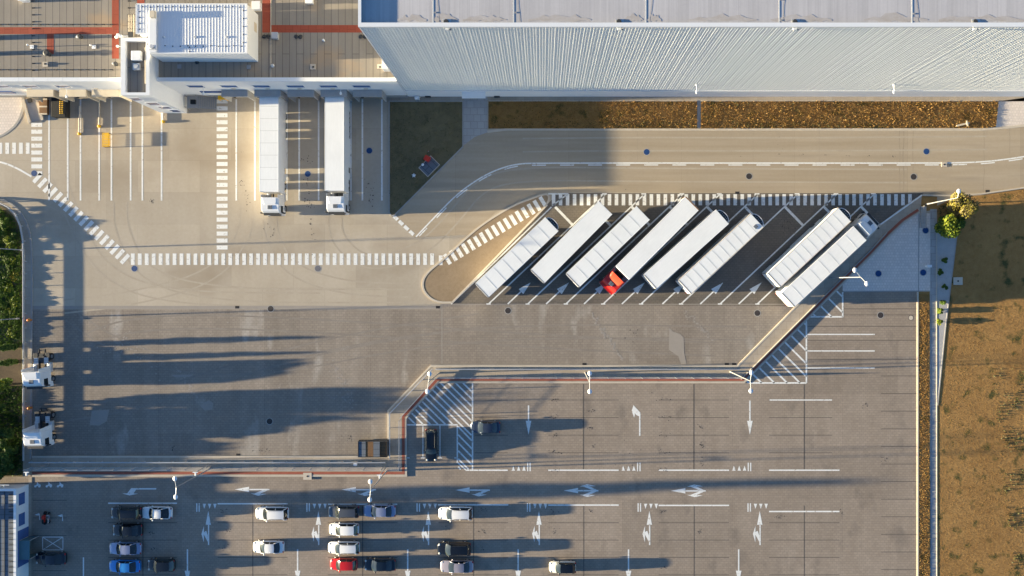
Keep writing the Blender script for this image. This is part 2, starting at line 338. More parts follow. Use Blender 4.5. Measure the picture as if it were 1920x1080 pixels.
# ------------------------------------------------------------------ painted markings
ZM = .020
def bars(mb, p0, p1, pitch, w, l, z=ZM, ang=None):
    """bars across a path in photo pixels; w along the path, l across"""
    d = Vector(p1) - Vector(p0); n = int(d.length / pitch + .5); d.normalize(); c = Vector((-d.y, d.x)) if ang is None else Vector((math.cos(ang), math.sin(ang)))
    for i in range(n + 1):
        o = Vector(p0) + d * (i * pitch)
        mb.flat(PP([o - d*w/2 - c*l/2, o + d*w/2 - c*l/2, o + d*w/2 + c*l/2, o - d*w/2 + c*l/2]), z)
def seg(mb, x0, y0, x1, y1, w=2.4, z=ZM, m=0):
    a, b = Vector((x0, y0)), Vector((x1, y1)); d = (b-a).normalized(); c = Vector((-d.y, d.x)) * w/2
    mb.flat(PP([a-c, b-c, b+c, a+c]), z, m)
def mark(name, fn, mat='mark'):
    mb = MB(); fn(mb); return S_(mb.build(name, M[mat]))
mark('zebra_crossing', lambda m: bars(m, (249, 486), (810, 486), 13.05, 7, 21.5))
def _z(m):
    bars(m, (826.5, 488), (827, 488), 5, 7, 18, .103)
    bars(m, (839, 486), (1021, 377), 13.05, 7, 21.5, .103)
mark('zebra_crossing', _z)
mark('zebra_crossing', lambda m: bars(m, (1038, 374.5), (1700, 374.5), 13.1, 6.6, 21))
mark('zebra_crossing', lambda m: bars(m, (416.5, 190), (416.5, 464), 13.05, 7.6, 20.5))
mark('zebra_crossing', lambda m: bars(m, (69, 234), (69, 326), 13.0, 7.6, 20.5))
mark('zebra_crossing', lambda m: bars(m, (-140, 278), (54, 278), 12.8, 7, 21))
mark('zebra_crossing', lambda m: bars(m, (70, 334), (236, 487), 13.15, 7.2, 21.5))
mark('edge_line', lambda m: m.ribbon(PP(smooth_path([(-120, 297), (-30, 299), (0, 303), (28, 313), (59, 331)], 2)), .26, ZM, ZM))
def dock_lines(m):
    for i, x in enumerate((92, 127, 151, 186, 209, 245, 267, 303, 443, 478, 538, 561, 597.5, 658, 679.5, 716)): seg(m, x, 186, x, 376, 3)
mark('dock_bay_lines', dock_lines)
cl = [(780, 444), (838, 383), (860, 362), (890, 340), (920, 323), (950, 312), (975, 307), (1000, 306), (1200, 305.6), (1440, 305.8), (1700, 305.8), (1800, 305.4), (1850, 303), (1900, 297), (1960, 287), (2100, 262)]
cl = smooth_path(cl, 2)
mark('centre_line', lambda m: m.ribbon(PP(cl), .2, ZM, ZM))
def dashes(m):
    low = offset([(x, -y) for x, y in cl], -3.6); low = [(x, -y) for x, y in low]
    pos = 0; on = True; acc = []; left = 26.3
    pts = [low[0]]
    cur = Vector(low[0])
    for q in low[1:]:
        q = Vector(q)
        while (q-cur).length > left:
            cur = cur + (q-cur).normalized()*left; acc.append(tuple(cur))
            if on and len(acc) > 1: m.ribbon(PP(acc), .16, ZM, ZM)
            acc = [tuple(cur)]; on = not on; left = 26.3
            if on: acc = [tuple(cur)]
        left -= (q-cur).length; cur = q
        if on and (not acc or (Vector(acc[-1])-cur).length > 1e-4): acc.append(tuple(cur))
mark('lane_dashes', dashes)
mark('give_way_line', lambda m: [seg(m, 738+10.0*i, 405+10.0*i*.94, 745.6+10.0*i, 412+10.0*i*.94, 6.5) for i in range(4)])
BT = [846, 916, 989.5, 1061, 1131, 1202, 1277, 1350, 1420]
def bay_lines(m):
    for x in BT[1:]:
        seg(m, x, 570, x+219, 364, 2.6); seg(m, x-4, 570, x+4, 570, 2.4, ZM+.004); seg(m, x+213, 363.5, x+222, 363.5, 2.4, ZM+.004)
    seg(m, 846, 570, 1034, 388, 2.4); seg(m, 846+189, 386, 1064, 364, 2.4); seg(m, 1028, 363.5, 1066, 363.5, 2.4, ZM+.004)
    for x in BT: seg(m, x+195, 388, x+229, 423, 4.8, ZM+.002)
    seg(m, 1650, 421, 1728, 366, 2.6, .14)
mark('truck_bay_lines', bay_lines)
def bay_line_row(m):
    seg(m, 826, 570.5, 1478, 570.5, 1.4, .012); seg(m, 828.5, 571, 828.5, 685, 1.6, .012); seg(m, 60, 576.5, 826, 576.5, 6, .012); seg(m, 808, 683, 1384, 683, 1.5, .012)
mark('paving_joint_lines', bay_line_row, 'pale')
def bay_arrow(x):
    def f(m):
        d = Vector((219, -206)).normalized(); c = Vector((-d.y, d.x)); o = Vector((x, 570))
        e = o + d*36
        seg(m, *o, *e, 2.6)
        m.flat(PP([e + c*6.5 - d*2, e + d*23, e - c*6.5 - d*2]), ZM+.003)
    return f
for x in (952, 1024, 1095, 1166, 1242, 1313, 1385): mark('bay_arrow', bay_arrow(x))
# --- car park
def give_tri(m, x, y, up):
    s = -1 if up else 1
    if up:
        for i in range(3): m.flat(PP([(x+i*10-3.2, y+8), (x+i*10+3.2, y+8), (x+i*10, y-1.5)]), ZM)
        for i in range(2): seg(m, x+27+i*4.5, y-7, x+27+i*4.5, y+9, 2.2)
    else:
        for i in range(2): seg(m, x+i*4.5, y-9, x+i*4.5, y+7, 2.2)
        for i in range(3): m.flat(PP([(x+14+i*10-3.2, y-8), (x+14+i*10+3.2, y-8), (x+14+i*10, y+1.5)]), ZM)
for x in (962.5, 1168.5, 1376): mark('give_way_marking', lambda m, x=x: give_tri(m, x, 874.5, True))
for x in (369, 575.5, 782, 989, 1196.5, 1402.5): mark('give_way_marking', lambda m, x=x: give_tri(m, x, 952.5, False))
def row_ends(m):
    for x0, x1 in ((874, 952), (1028, 1160), (1235, 1367), (1442, 1574)): seg(m, x0, 881.6, x1, 881.6, 2.6)
    for x0, x1, y in ((203, 332, 943.5), (408, 539, 944.5), (615, 745, 945.5), (821, 953, 946.5), (1028, 1160, 947), (1235, 1367, 947.6), (1442, 1574, 959)): seg(m, x0, y, x1, y, 2.6)
    for y in (627, 658, 690): seg(m, 1513, y, 1640, y, 2.2)
    seg(m, 1443, 750, 1560, 750, 2.2); seg(m, 156.5, 1045, 156.5, 1090, 2.4)
mark('row_end_lines', row_ends)
def hatches(m):
    # corner block
    seg(m, 886, 718, 886, 880, 2.8); seg(m, 762, 796.5, 858, 796.5, 2.6); seg(m, 857.5, 798, 857.5, 868, 2.6); seg(m, 858, 867, 874, 881.5, 2.6)
    for k in range(0, 15):       # diagonals running down-right
        x0 = 858 - k*14 + 24; y0 = 718
        x1, y1 = x0+130, 718+130*.98
        pts = []
        t0 = max(0.0, (886 - 1e9))
        t = 0; st = None; en = None
        while t <= 130:
            x, y = x0+t, y0+t*.98
            ins = (718 <= y <= 796 and x <= 885 and x >= 765 + max(0, (783-y))*.85) or (796 < y < 880 and 858 < x < 885)
            if ins and st is None: st = (x, y)
            if ins: en = (x, y)
            if not ins and st is not None: break
            t += 1
        if st and en and en[0]-st[0] > 4: seg(m, *st, *en, 3.0)
    for k in range(6):
        y0 = 800 + k*15; y1 = min(y0 + 27, 880)
        seg(m, 859, y0, 859 + (y1-y0)*.98, y1, 3)
    # right pair of triangles
    seg(m, 1580, 548, 1580, 595, 3); seg(m, 1518, 594, 1580, 594, 3); seg(m, 1512, 602, 1512, 668, 3); seg(m, 1405, 718, 1512, 718, 3); seg(m, 1512, 668, 1512, 718, 3)
    for k in range(4):
        x0 = 1569 - k*15; y0 = 546 + k*14; e = min(1580 - x0, 594 - y0); seg(m, x0, y0, x0+e, y0+e, 3)
    for k in range(10):
        x0 = 1508 - k*12; y0 = 606 + k*12.0; e = min(1512 - x0, 718 - y0)
        if e > 3: seg(m, x0, y0, x0+e, y0+e, 3.2)
mark('hatched_area', hatches)
def dis_bays(m):
    for x in (793, 825): seg(m, x, 798, x, 857, 2); seg(m, x-4, 858.5, x+4, 858.5, 2)
    for x in (765, 855): seg(m, x-3, 858.5, x+3, 858.5, 2)
mark('parking_bay_lines', dis_bays)
def dark_lines(m):
    cols = [(203, 332, 268), (408, 539, 474), (615, 745, 680), (822, 953, 888), (1028, 1160, 1094.5), (1235, 1367, 1301.5), (1442, 1574, 1508)]
    for x0, x1, xm in cols:
        for k in range(5): seg(m, x0, 980+32.6*k, x1, 980+32.6*k, 1.1, .012)
        seg(m, xm, 948, xm, 1130, 1.5, .012)
    for x0, x1, xm in ((890, 952, 905), (1028, 1160, 1094), (1235, 1367, 1301), (1442, 1560, 1508)):
        for k in range(4): seg(m, x0, 750+33*k, x1, 750+33*k, 1.1, .012)
        if xm > 1000: seg(m, xm, 720, xm, 880, 1.9, .012)
    for k in range(12): seg(m, 62, 905+33*k, 125, 905+33*k, 1, .012)
    for y in (579, 590.5, 612, 638, 674): seg(m, 1513 if y > 600 else 1581, y, 1719, y, 1.1, .012)
    for k in range(26): seg(m, 1652, 705+33*k, 1719, 705+33*k, 1.1, .012)
mark('bay_divider_pavers', dark_lines, 'darkline')
def poly(*pts): return lambda m: m.flat(PP(pts), ZM)
def up_arrow(x):
    def f(m):
        m.flat(PP([(x, 958), (x+5, 984), (x-5, 984)]), ZM); seg(m, x+.6, 983, x+.6, 1022, 2.4)
        m.flat(PP([(x-.8, 1004), (x-.8, 1016), (x-9, 1001), (x-8.6, 998), (x-4, 995)][::1]), ZM+.002)
        m.flat(PP([(x-12.8, 1001), (x-8, 986), (x-8.2, 1017)]), ZM+.004)
    return f
for x in (390.5, 597, 803, 1010.5, 1217.5, 1424.5): mark('lane_arrow', up_arrow(x))
def down_arrow(x, y0, y1):
    def f(m):
        seg(m, x, y0, x, y1-25, 2.6); m.flat(PP([(x-5.2, y1-26), (x+5.2, y1-26), (x, y1)]), ZM+.002)
    return f
for x in (351.5, 558, 764.5, 971.5, 1178.5, 1385): mark('lane_arrow', down_arrow(x, 1030, 1096))
mark('lane_arrow', down_arrow(991, 760, 815)); mark('lane_arrow', down_arrow(1406, 751, 815))
def turn(m):
    seg(m, 1199.5, 778, 1199.5, 817, 2.6); m.flat(PP([(1200.8, 774), (1200.8, 782), (1193, 778), (1185, 768), (1188, 760)]), ZM+.002)
    m.flat(PP([(1184.5, 770), (1188, 759), (1192, 770), (1189, 783)]), ZM+.004)
mark('lane_arrow', turn)
def left_arrow(x, y, both=False):
    def f(m):
        m.flat(PP([(x, y), (x+27, y-5), (x+27, y+5)]), ZM); seg(m, x+26, y+.2, x+65, y+.2, 2.6)
        for s in ((1, -1) if both else (1,)):
            m.flat(PP([(x+52, y+s*1.6), (x+62, y+s*1.6), (x+48, y+s*8), (x+36, y+s*8)]), ZM+.002)
            m.flat(PP([(x+30, y+s*7.6), (x+60, y+s*8.4), (x+44, y+s*12)]), ZM+.004)
    return f
for x, y in ((440, 917.6), (640, 918), (853.5, 918.8)): mark('lane_arrow', left_arrow(x, y))
for x, y in ((1057, 919.8), (1258, 920.2)): mark('lane_arrow', left_arrow(x, y, True))
def turn2(m):
    seg(m, 250, 916.5, 293, 916.5, 2.6); m.flat(PP([(246, 915.2), (257, 915.2), (250, 926), (238, 926)]), ZM+.002); m.flat(PP([(229, 925), (259, 925.5), (243, 929)]), ZM+.004)
mark('lane_arrow', turn2)
def box_mark(m):
    for a in ((80, 1007, 118, 1007), (80, 1031, 118, 1031), (80, 1007, 80, 1031), (118, 1007, 118, 1031)): seg(m, *a, 1.4)
    seg(m, 80, 1007, 118, 1031, 1.2, ZM+.004); seg(m, 80, 1031, 118, 1007, 1.2, ZM+.008)
mark('keep_clear_box', box_mark)
def moto(x, y, upper=True):
    def f(m):
        if upper:   # a little motorcycle seen from the side, lying on its back
            m.flat(PP([(x-5.5, y+2), (x-1, y-1), (x-.5, y-6), (x+2.5, y-2.5), (x+6.5, y-.5), (x+6, y+3), (x+1, y+2)]), ZM)
            for dx in (-3.8, 3.8): m.flat(PP([(x+dx+2.2*math.cos(t*.785), y+2.4+2.2*math.sin(t*.785)) for t in range(8)]), ZM+.004)
        else:
            m.flat(PP([(x-5, y-3), (x+4, y-6), (x+4, y-2), (x+1, y-1)]), ZM); seg(m, x+4, y-4, x+4.4, y+7, 1.6)
    return f
for x in (70, 91.5, 112.5): mark('motorcycle_marking', moto(x, 909.5))
for x, y in ((70, 968), (113, 970)): mark('motorcycle_marking', moto(x, y, False))
# wear with a shape of its own
def blobs(spots, n, r, sz, z, name, mat):
    m = MB()
    for (x, y, sx, sy) in spots:
        for _ in range(n):
            cx, cy = random.gauss(x, sx), random.gauss(y, sy); q = random.uniform(.4, 1)*r
            a0 = random.random()*6
            m.flat(PP([(cx+q*random.uniform(.5, 1.2)*math.cos(a0+t*1.047), cy+q*random.uniform(.5, 1.2)*math.sin(a0+t*1.047)) for t in range(6)]), z + random.random()*.003)
    S_(m.build(name, M[mat]), 'stuff')
blobs([(1041, 749+33*k, 4, 2) for k in range(5)] + [(1246, 749+33*k, 6, 2.5) for k in range(5)] + [(1108, 771+33*k, 4, 2) for k in range(3)] + [(1316, 800+33*k, 3, 3) for k in range(3)]
      + [(1041, 961, 5, 3), (1041, 995, 5, 3), (1107, 959, 3, 2), (1245, 959, 5, 2), (1458, 970, 6, 2), (1312, 997, 3, 2), (1246, 1065, 4, 2), (420, 959, 4, 3), (425, 995, 4, 3), (424, 1026, 4, 3),
         (285, 998, 3, 2), (290, 1030, 3, 2), (905, 955, 5, 3), (905, 995, 5, 3), (835, 990, 5, 3), (905, 1030, 4, 3), (1620, 760, 5, 3), (1660, 860, 5, 3), (1580, 960, 5, 3)], 9, 1.3, 1, .026, 'oil_spots', 'oil')
blobs([(577, 300, 9, 3), (577, 340, 8, 4), (579, 370, 3, 12), (582, 380, 9, 6), (693, 345, 7, 6), (697, 372, 4, 10), (462, 373, 2, 10), (585, 430, 3, 18), (508, 420, 5, 10), (453, 340, 3, 8),
       (652, 820, 6, 4), (488, 843, 12, 4), (325, 842, 2, 2), (1478, 420, 8, 5), (1470, 425, 4, 8), (285, 377, 2, 3), (930, 470, 10, 8), (1040, 440, 9, 9), (1190, 630, 6, 8), (1200, 800, 60, 60)], 10, 1.4, 1, .0265, 'oil_drips', 'oil')
blobs([(455+28*i, 283+2*i, 20, 1) for i in range(1)] + [(1460+43*i, 289+.8*i, 2, .6) for i in range(6)] + [(1115, 300, 60, 30), (1400, 290, 90, 30)], 5, .9, 1, .0268, 'tar_specks', 'oil')
def smears(m):
    def trail(x0, y0, x1, y1, n, w, r):
        for i in range(n):
            t = i/n; cx = x0+(x1-x0)*t+random.gauss(0, w); cy = y0+(y1-y0)*t+random.gauss(0, w); q = r*random.uniform(.3, 1.3); a = random.random()*3
            m.flat(PP([(cx+q*random.uniform(.4, 1.4)*math.cos(a+k*.9), cy+q*random.uniform(.4, 1.2)*math.sin(a+k*.9)) for k in range(7)]), .0242 + random.random()*.003)
    trail(1110, 590, 1170, 678, 46, 2.2, 2.6); trail(1284, 583, 1334, 637, 55, 3, 1.6); trail(620, 680, 660, 745, 60, 6, 1.4); trail(215, 620, 300, 700, 50, 8, 1.8)
    trail(330, 690, 370, 745, 26, 2, 2); trail(640, 650, 700, 700, 24, 9, 1.3); trail(625, 740, 668, 768, 22, 6, 1.6)
    trail(440, 610, 540, 720, 40, 20, 1.2); trail(180, 660, 240, 650, 30, 8, 1.5)
    m.flat(PP([(1255, 615), (1262, 622), (1275, 626), (1282, 633), (1283, 662), (1287, 682), (1277, 683), (1272, 668), (1257, 658), (1254, 655)]), .0282)
    m.flat(PP([(172, 770), (205, 768), (200, 790), (186, 798), (168, 797)]), .0283); m.flat(PP([(320, 703), (362, 702), (355, 707), (330, 708)]), .0284)
    m.flat(PP([(375, 760), (392, 750), (400, 756), (398, 768), (384, 770)]), .0285)
mb = MB(); smears(mb); S_(mb.build('sand_smears', M['pale']), 'stuff')

def joints(m):
    for x, a, b, w in ((1195, 244, 300, .8), (1412, 244, 302, .6), (1687, 244, 361, 1.6), (1694, 246, 361, 2.2), (1712, 246, 330, 1.2), (1845, 246, 360, 1.0), (1893, 240, 290, .8), (1100, 244, 360, .5), (1536, 244, 360, .5)): 
        k = 9; pts = [(x + random.uniform(-1.2, 1.2)*(w > .7), a+(b-a)*i/k) for i in range(k+1)]
        m.ribbon(PP(pts), w/PXM, .0105, .0105)
mark('road_joints', joints, 'roadjoint')
def arcs(m, L):
    for i, (pts) in enumerate(L):
        q = smooth_path(pts, 3)
        for o in (-.95, .95):
            m.ribbon(PP(q), .24, .0095 + i*.0006 + (o > 0)*.0003, .0095 + i*.0006 + (o > 0)*.0003, off=o)
mb = MB(); arcs(mb, [[(505, 400), (507, 440), (540, 505), (640, 540), (770, 545)], [(628, 400), (630, 450), (690, 500), (790, 470), (850, 410), (900, 345), (980, 325), (1200, 328), (1700, 330)],
    [(462, 380), (460, 440), (400, 520), (250, 560), (120, 575)], [(225, 380), (226, 430), (270, 520), (420, 555), (760, 555)], [(110, 330), (140, 420), (200, 520), (330, 560), (600, 562)], [(980, 272), (1200, 270), (1500, 271), (1850, 268)]]); S_(mb.build('tyre_marks', M['tyre']), 'stuff')
mb = MB(); arcs(mb, [[(130, 590), (200, 640), (330, 690), (520, 690), (760, 640), (1000, 620), (1400, 625)], [(110, 700), (160, 630), (300, 600), (600, 610), (1000, 640), (1340, 655)], [(100, 780), (240, 760), (420, 700), (640, 640), (900, 600)]]); S_(mb.build('tyre_marks', M['tyredark']), 'stuff')
# ================================================================== BUILDINGS
YW = W(0, 182)[1]
def X(px, z=0): return W(px, 0, z)[0]
# ---- high-bay warehouse
HW = 31.3
wx0, wx1 = X(767), 128.0; wy = W(0, 180)[1]
wh = thing('warehouse', 'tall pale ribbed warehouse with lilac grey flat roof behind the dry grass strips', 'warehouse', (wx0, wy, 0))
m = MB(); pitch = .34; n = int((wx1 - wx0) / pitch); prof = []
for i in range(n):
    x = wx0 + i*pitch
    q_ = .03*math.sin(i*2.3); prof += [(x, wy), (x+.15+q_, wy), (x+.19+q_, wy-.05-.0024*(i % 3 == 0)-.0014*((i*7) % 5 == 0)), (x+.29+q_, wy-.05-.0024*(i % 3 == 0)-.0014*((i*7) % 5 == 0)), (x+.33, wy)]
prof.append((wx0+n*pitch, wy))
zs = (3.4, 31.0)
vs = [(x, y, z) for z in zs for x, y in prof]; q = len(prof)
m.add(vs, [(i, i+1, q+i+1, q+i) for i in range(q-1)])
m.build('wall', M['cladding'], wh, world=True)
m = MB(); m.box(wx0+.2, wx1, wy+.05, wy+.3, 0, 31.0); m.build('inner_wall', M['cladding'], wh, world=True)
m = MB(); m.box(wx0, wx0+.25, wy+.3, wy+70, 0, 31.0); m.build('side_wall', M['greyclad'], wh, world=True)
m = MB(); m.box(wx0-.05, wx1, wy-.09, wy+.04, 0, 3.42); m.box(wx0-.05, wx1, wy-.14, wy-.09, 3.3, 3.46); m.build('wall_base', M['wallwhite'], wh, world=True)  # smooth white band stands in for a bright reflection at the wall foot
m = MB(); m.box(wx0-.12, wx1, wy-.12, wy+.32, 31.0, 31.3); m.box(wx0-.12, wx0+.2, wy+.32, wy+70, 31.0, 31.3); m.build('parapet', M['white'], wh, world=True)
m = MB().box(wx0-.1, wx0+.06, wy-.1, wy+.06, 3.5, 31.0); m.build('corner_trim', M['white'], wh, world=True)
m = MB().box(wx0+.2, wx1, wy+.3, wy+70, 30.7, 30.9); m.build('roof', M['whroof'], wh, world=True)
zr = 30.91
def R(px, py, z=zr): return W(px, py, z)
for px in (812, 963, 1211, 1461, 1710):
    x = R(px, 20)[0]; m = MB().box(x-.06, x+.06, wy+.33, wy+60, zr, zr+.012)
    for k in range(10):
        y = wy+.8+k*2.6+.7*math.sin(k*2.1+px); m.box(x+.1, x+.34, y-.08, y+.08, zr, zr+.03, 1)
    m.build('roof_seam', [M['seam'], M['greymetal']], wh, world=True)
    c = MB(); pts = [(x+.55+.12*math.sin(k*1.1+px), wy+.5+k*.9) for k in range(24)]
    c.ribbon(pts, .02, zr, zr+.008); c.build('lightning_cable', M['dark'], wh, world=True)
for px in (838, 1162, 1492, 1830):
    x, y = R(px, 41)
    m = MB().box(x-.45, x+.45, y-.3, y+.3, zr, zr+.02).cyl((x-.1, y, zr+.02), (x-.1, y, zr+.11), .3, .24, 12, 1)
    m.build('roof_drain', [M['metal'], M['dark']], wh, world=True)
    m = MB().box(x-.22, x+.15, wy-.28, wy-.12, 30.6, 30.85).box(x+.2, x+.42, wy-.24, wy-.12, 30.45, 30.6, 1); m.build('overflow_spout', [M['cladding'], M['greymetal']], wh, world=True)
for (a, b) in ((745, 800), (810, 858), (868, 950), (990, 1108), (1170, 1206), (1214, 1240), (1290, 1420), (1445, 1560), (1620, 1740), (1760, 1920)):
    x0, x1 = R(a, 40)[0], R(b, 40)[0]; k = 12
    top = [(x0+(x1-x0)*i/k, wy+.78+(.42+random.uniform(-.2, .35))*math.sin(math.pi*i/k)) for i in range(k+1)]
    bot = [(x0+(x1-x0)*i/k, wy+.62+random.uniform(-.1, .1)) for i in range(k, -1, -1)]
    MB().flat(top + bot, zr+.004).build('water_stain', M['rust'], wh, world=True)
x0, x1 = X(870), X(913)
m = MB().box(x0, x1, wy-1.0, wy-.1, 2.75, 2.95); m.build('entrance_canopy', M['white'], wh, world=True)
m = MB().box(x0+.2, x1-.2, wy-.16, wy-.10, .05, 2.6); m.build('door', M['greymetal'], wh, world=True)
for px in (1306, 1676):
    x = X(px, 6.7)
    m = MB().cyl((x, wy-.05, 6.7), (x, wy-.95, 6.75), .035, .035, 6).ell((x, wy-1.05, 6.72), (.15, .24, .08)).box(x-.1, x+.1, wy-.16, wy-.05, 6.5, 6.9)
    m.build('wall_lamp', M['cladding'], wh, world=True)
for px in (803, 932, 783):
    x = X(px); m = MB().box(x-.4, x+.4, wy-.3, wy-.1, .1, .5); m.build('wall_vent', M['dark'] if px != 783 else M['metal'], wh, world=True)
x = X(783); MB().box(x-.3, x+.3, wy-.6, wy-.2, .0, .8).build('meter_cabinet', M['white'], wh, world=True)

# ---- loading dock building
HD = 9.0; RZ = 8.55
dx0, dx1 = -112.0, wx0 - .14
dk = thing('loading_dock_building', 'low white loading dock building with grey sheeted roof crossed by red walkways', 'depot', (X(300), YW, 0))
gapa, gapb = X(303) + .02, X(351) - .02
m = MB().box(dx0, dx1, YW, YW+.42, 0, HD); m.build('wall', M['wallwhite'], dk, world=True)
for a, b in ((dx0, gapa), (gapb, dx1)):
    x = a; m = MB()
    while x < b - .1:
        e = min(x+1.95, b); m.box(x, e-.025, YW-.05, YW+.48, HD, HD+.09); x = e
    m.build('parapet', M['white'], dk, world=True)
m = MB().box(dx0, dx1, YW+.42, YW+75, RZ-.3, RZ); m.build('roof', M['bitumen'], dk, world=True)
zt = RZ + .012
def DR(px, py): return W(px, py, RZ)
def strip(x0, y0, x1, y1, z=zt):
    a, b = DR(x0, y0), DR(x1, y1); MB().flat([a, (b[0], a[1]), b, (a[0], b[1])], z).build('roof_walkway', M['walkway'], dk, world=True)
strip(-400, 51, 210, 64); strip(210, -600, 223, 110, zt+.004); strip(88, 64, 101, 101); strip(492, -600, 508, 61, zt+.004); strip(508, 47, 690, 61); strip(257, -60, 271, 10)
# dark clips along the sheet rows
def clip(*b):
    m = MB().box(*b[:6]); m.cyl((b[6], b[7], RZ), (b[6], b[7], RZ+.12), .09, .07, 7); m.build('lightning_clip', M['dark'], dk, world=True)
for px in range(-15, 224, 15):
    for py in (46, 131): 
        x, y = DR(px, py); clip(x-.28, x+.1, y-.05, y+.05, RZ, RZ+.05, x+.1, y)
for px in (64, 244):
    for py in range(2, 140, 13):
        if px == 244 and py > 55: continue
        x, y = DR(px, py); clip(x-.28, x+.12, y-.05, y+.05, RZ, RZ+.05, x-.2, y)
x, y0 = DR(508, 10); MB().box(x-.05, x+.05, YW+.5, YW+30, RZ, RZ+.06).build('roof_seam', M['kerb'], dk, world=True)
for px in (243.5, 247.5, 252): 
    a, b = DR(px, 28), DR(px, 70); MB().cyl((a[0], a[1], RZ+.2), (b[0], b[1], RZ+.2), .05, .05, 6).build('roof_pipe', M['cream'], dk, world=True)
def vent(px, py, r, h, mat='metal', sq=False, name='roof_vent', cap=None):
    x, y = DR(px, py); m = MB()
    if sq: m.box(x-r, x+r, y-r, y+r, RZ, RZ+h); m.box(x-r*1.12, x+r*1.12, y-r*1.12, y+r*1.12, RZ+h, RZ+h+.08)
    else: m.cyl((x, y, RZ), (x, y, RZ+h), r, r, 12); m.cyl((x, y, RZ+h), (x, y, RZ+h+.12), r*1.5, r*.9, 12)
    m.build(name, M[mat], dk, world=True, bevel=.02)
vent(50, -2, .5, .9, 'white', True); vent(-8, 71, .35, 1.2, 'dark'); vent(153, 70, .22, .5, 'dark'); vent(148, 70, .15, .3, 'metal'); vent(93, 102, .3, .75, 'dark'); vent(-14, 101, .3, .75, 'dark')
vent(86, 121, .3, .06, 'kerb', True); vent(86, 120.5, .1, .2, 'dark'); vent(219, 121, .22, .35, 'dark'); vent(214, 120, .12, .25, 'metal')
vent(518, 69, .38, .6, 'metal', True); vent(484, 14, .5, .8, 'white', True); vent(582, 2, .45, .6, 'white', True); vent(608, 77, .12, .45, 'white'); vent(512, 124, .18, .2, 'metal')
vent(587, 125.5, .32, .05, 'kerb', True); vent(588, 126, .1, .14, 'dark'); vent(712, 125, .28, .05, 'kerb', True); vent(713, 126, .1, .14, 'dark'); vent(296+41, 125, .25, .05, 'greymetal', True); vent(370, 117, .2, .12, 'dark'); vent(467, 126, .25, .05, 'greymetal', True); vent(247, 66, .3, .3, 'dark', True)
for px in (496, 503, 556, 564, 677, 685): vent(px, 69, .2, .12, 'dark')
for px, py, h in ((60, 88, .95), (176, 88, .8)):
    x, y = DR(px, py); MB().cyl((x, y, RZ), (x, y, RZ+h), .05, .04, 6).ell((x, y, RZ+h), (.13, .13, .13)).box(x-.25, x+.25, y-.25, y+.25, RZ, RZ+.05).build('roof_mast', M['white'], dk, world=True)
x, y = DR(722, 112); MB().box(x-.1, dx1, y-1.6, y+1.6, RZ, RZ+1.6).build('roof_housing', M['wallwhite'], dk, world=True)
# windows in the wall
def dwin(a, b, z0=5.75, z1=6.85, name='window', mat='bluewin'):
    x0, x1 = X(a, (z0+z1)/2), X(b, (z0+z1)/2)
    fr = MB()
    for q in ((x0-.08, x1+.08, z1, z1+.08), (x0-.08, x1+.08, z0-.08, z0), (x0-.08, x0, z0, z1), (x1, x1+.08, z0, z1)): fr.box(q[0], q[1], YW-.05, YW, q[2], q[3])
    f = fr.build(name, M['white'], dk, world=True)
    p = MB().box(x0, x1, YW-.02, YW+.0, z0, z1); p.v = [(x-dk.location.x, y-dk.location.y, z) for x, y, z in p.v]; p.build('pane', M[mat], f)
for a, b in ((-70, -45), (-9, 18), (44, 69), (105, 131), (352, 382), (414, 445), (475, 506), (538, 570), (600, 632), (662, 694)): dwin(a, b)
MB().box(X(-20, 3), X(26, 3), YW-.12, YW-.01, 2.5, 3.6).build('blue_door_band', M['bluewin'], dk, world=True)
MB().box(X(376, 3.3), X(416, 3.3), YW-.12, YW-.01, 2.9, 3.6).build('blue_door_band', M['bluewin'], dk, world=True)
for px, zz in ((385, 6.0), (641, 6.0), (130, 4.2)):
    x = X(px, zz); MB().cyl((x, YW, zz+.6), (x, YW-.95, zz+.65), .03, .03, 6).ell((x, YW-1.05, zz+.62), (.17, .24, .1)).build('wall_lamp', M['white'], dk, world=True)
for px in (56, 118, 180, 438, 502, 562, 624, 686):
    x = X(px, 5); MB().box(x-.28, x+.28, YW-.1, YW-.01, 4.95, 5.15).build('dock_number_plate', M['cream'], dk, world=True)
for a, b, mt in ((50, 100, 'cream'), (111, 161, 'cream'), (172, 224, 'cream'), (415, 464, 'shelter'), (477, 526, 'shelter'), (539, 588, 'shelter'), (601, 650, 'shelter'), (662, 716, 'shelter')):  # cream paints the left shelters as sunlit, grey the ones without sun
    x0, x1 = X(a, 4.4), X(b, 4.4)
    s = MB().box(x0, x1, YW-.98, YW-.01, 4.25, 4.42).box(x0, x0+.14, YW-.95, YW-.01, 1.0, 4.25).box(x1-.14, x1, YW-.95, YW-.01, 1.0, 4.25)
    sh = s.build('dock_shelter', M[mt], dk, world=True)
    d = MB().box(x0+.5, x1-.5, YW-.06, YW-.012, 1.15, 3.9); d.v = [(x-dk.location.x, y-dk.location.y, z) for x, y, z in d.v]; d.build('dock_door', M['greymetal'], sh)
    d = MB().box(x0+.35, x0+.65, YW-.28, YW-.012, .7, 1.15).box(x1-.65, x1-.35, YW-.28, YW-.012, .7, 1.15); d.v = [(x-dk.location.x, y-dk.location.y, z) for x, y, z in d.v]; d.build('dock_bumper', M['black'], sh)
MB().box(dx0, dx1, YW-.05, YW, 0, 1.05).build('wall_base', M['kerbgrey'], dk, world=True)

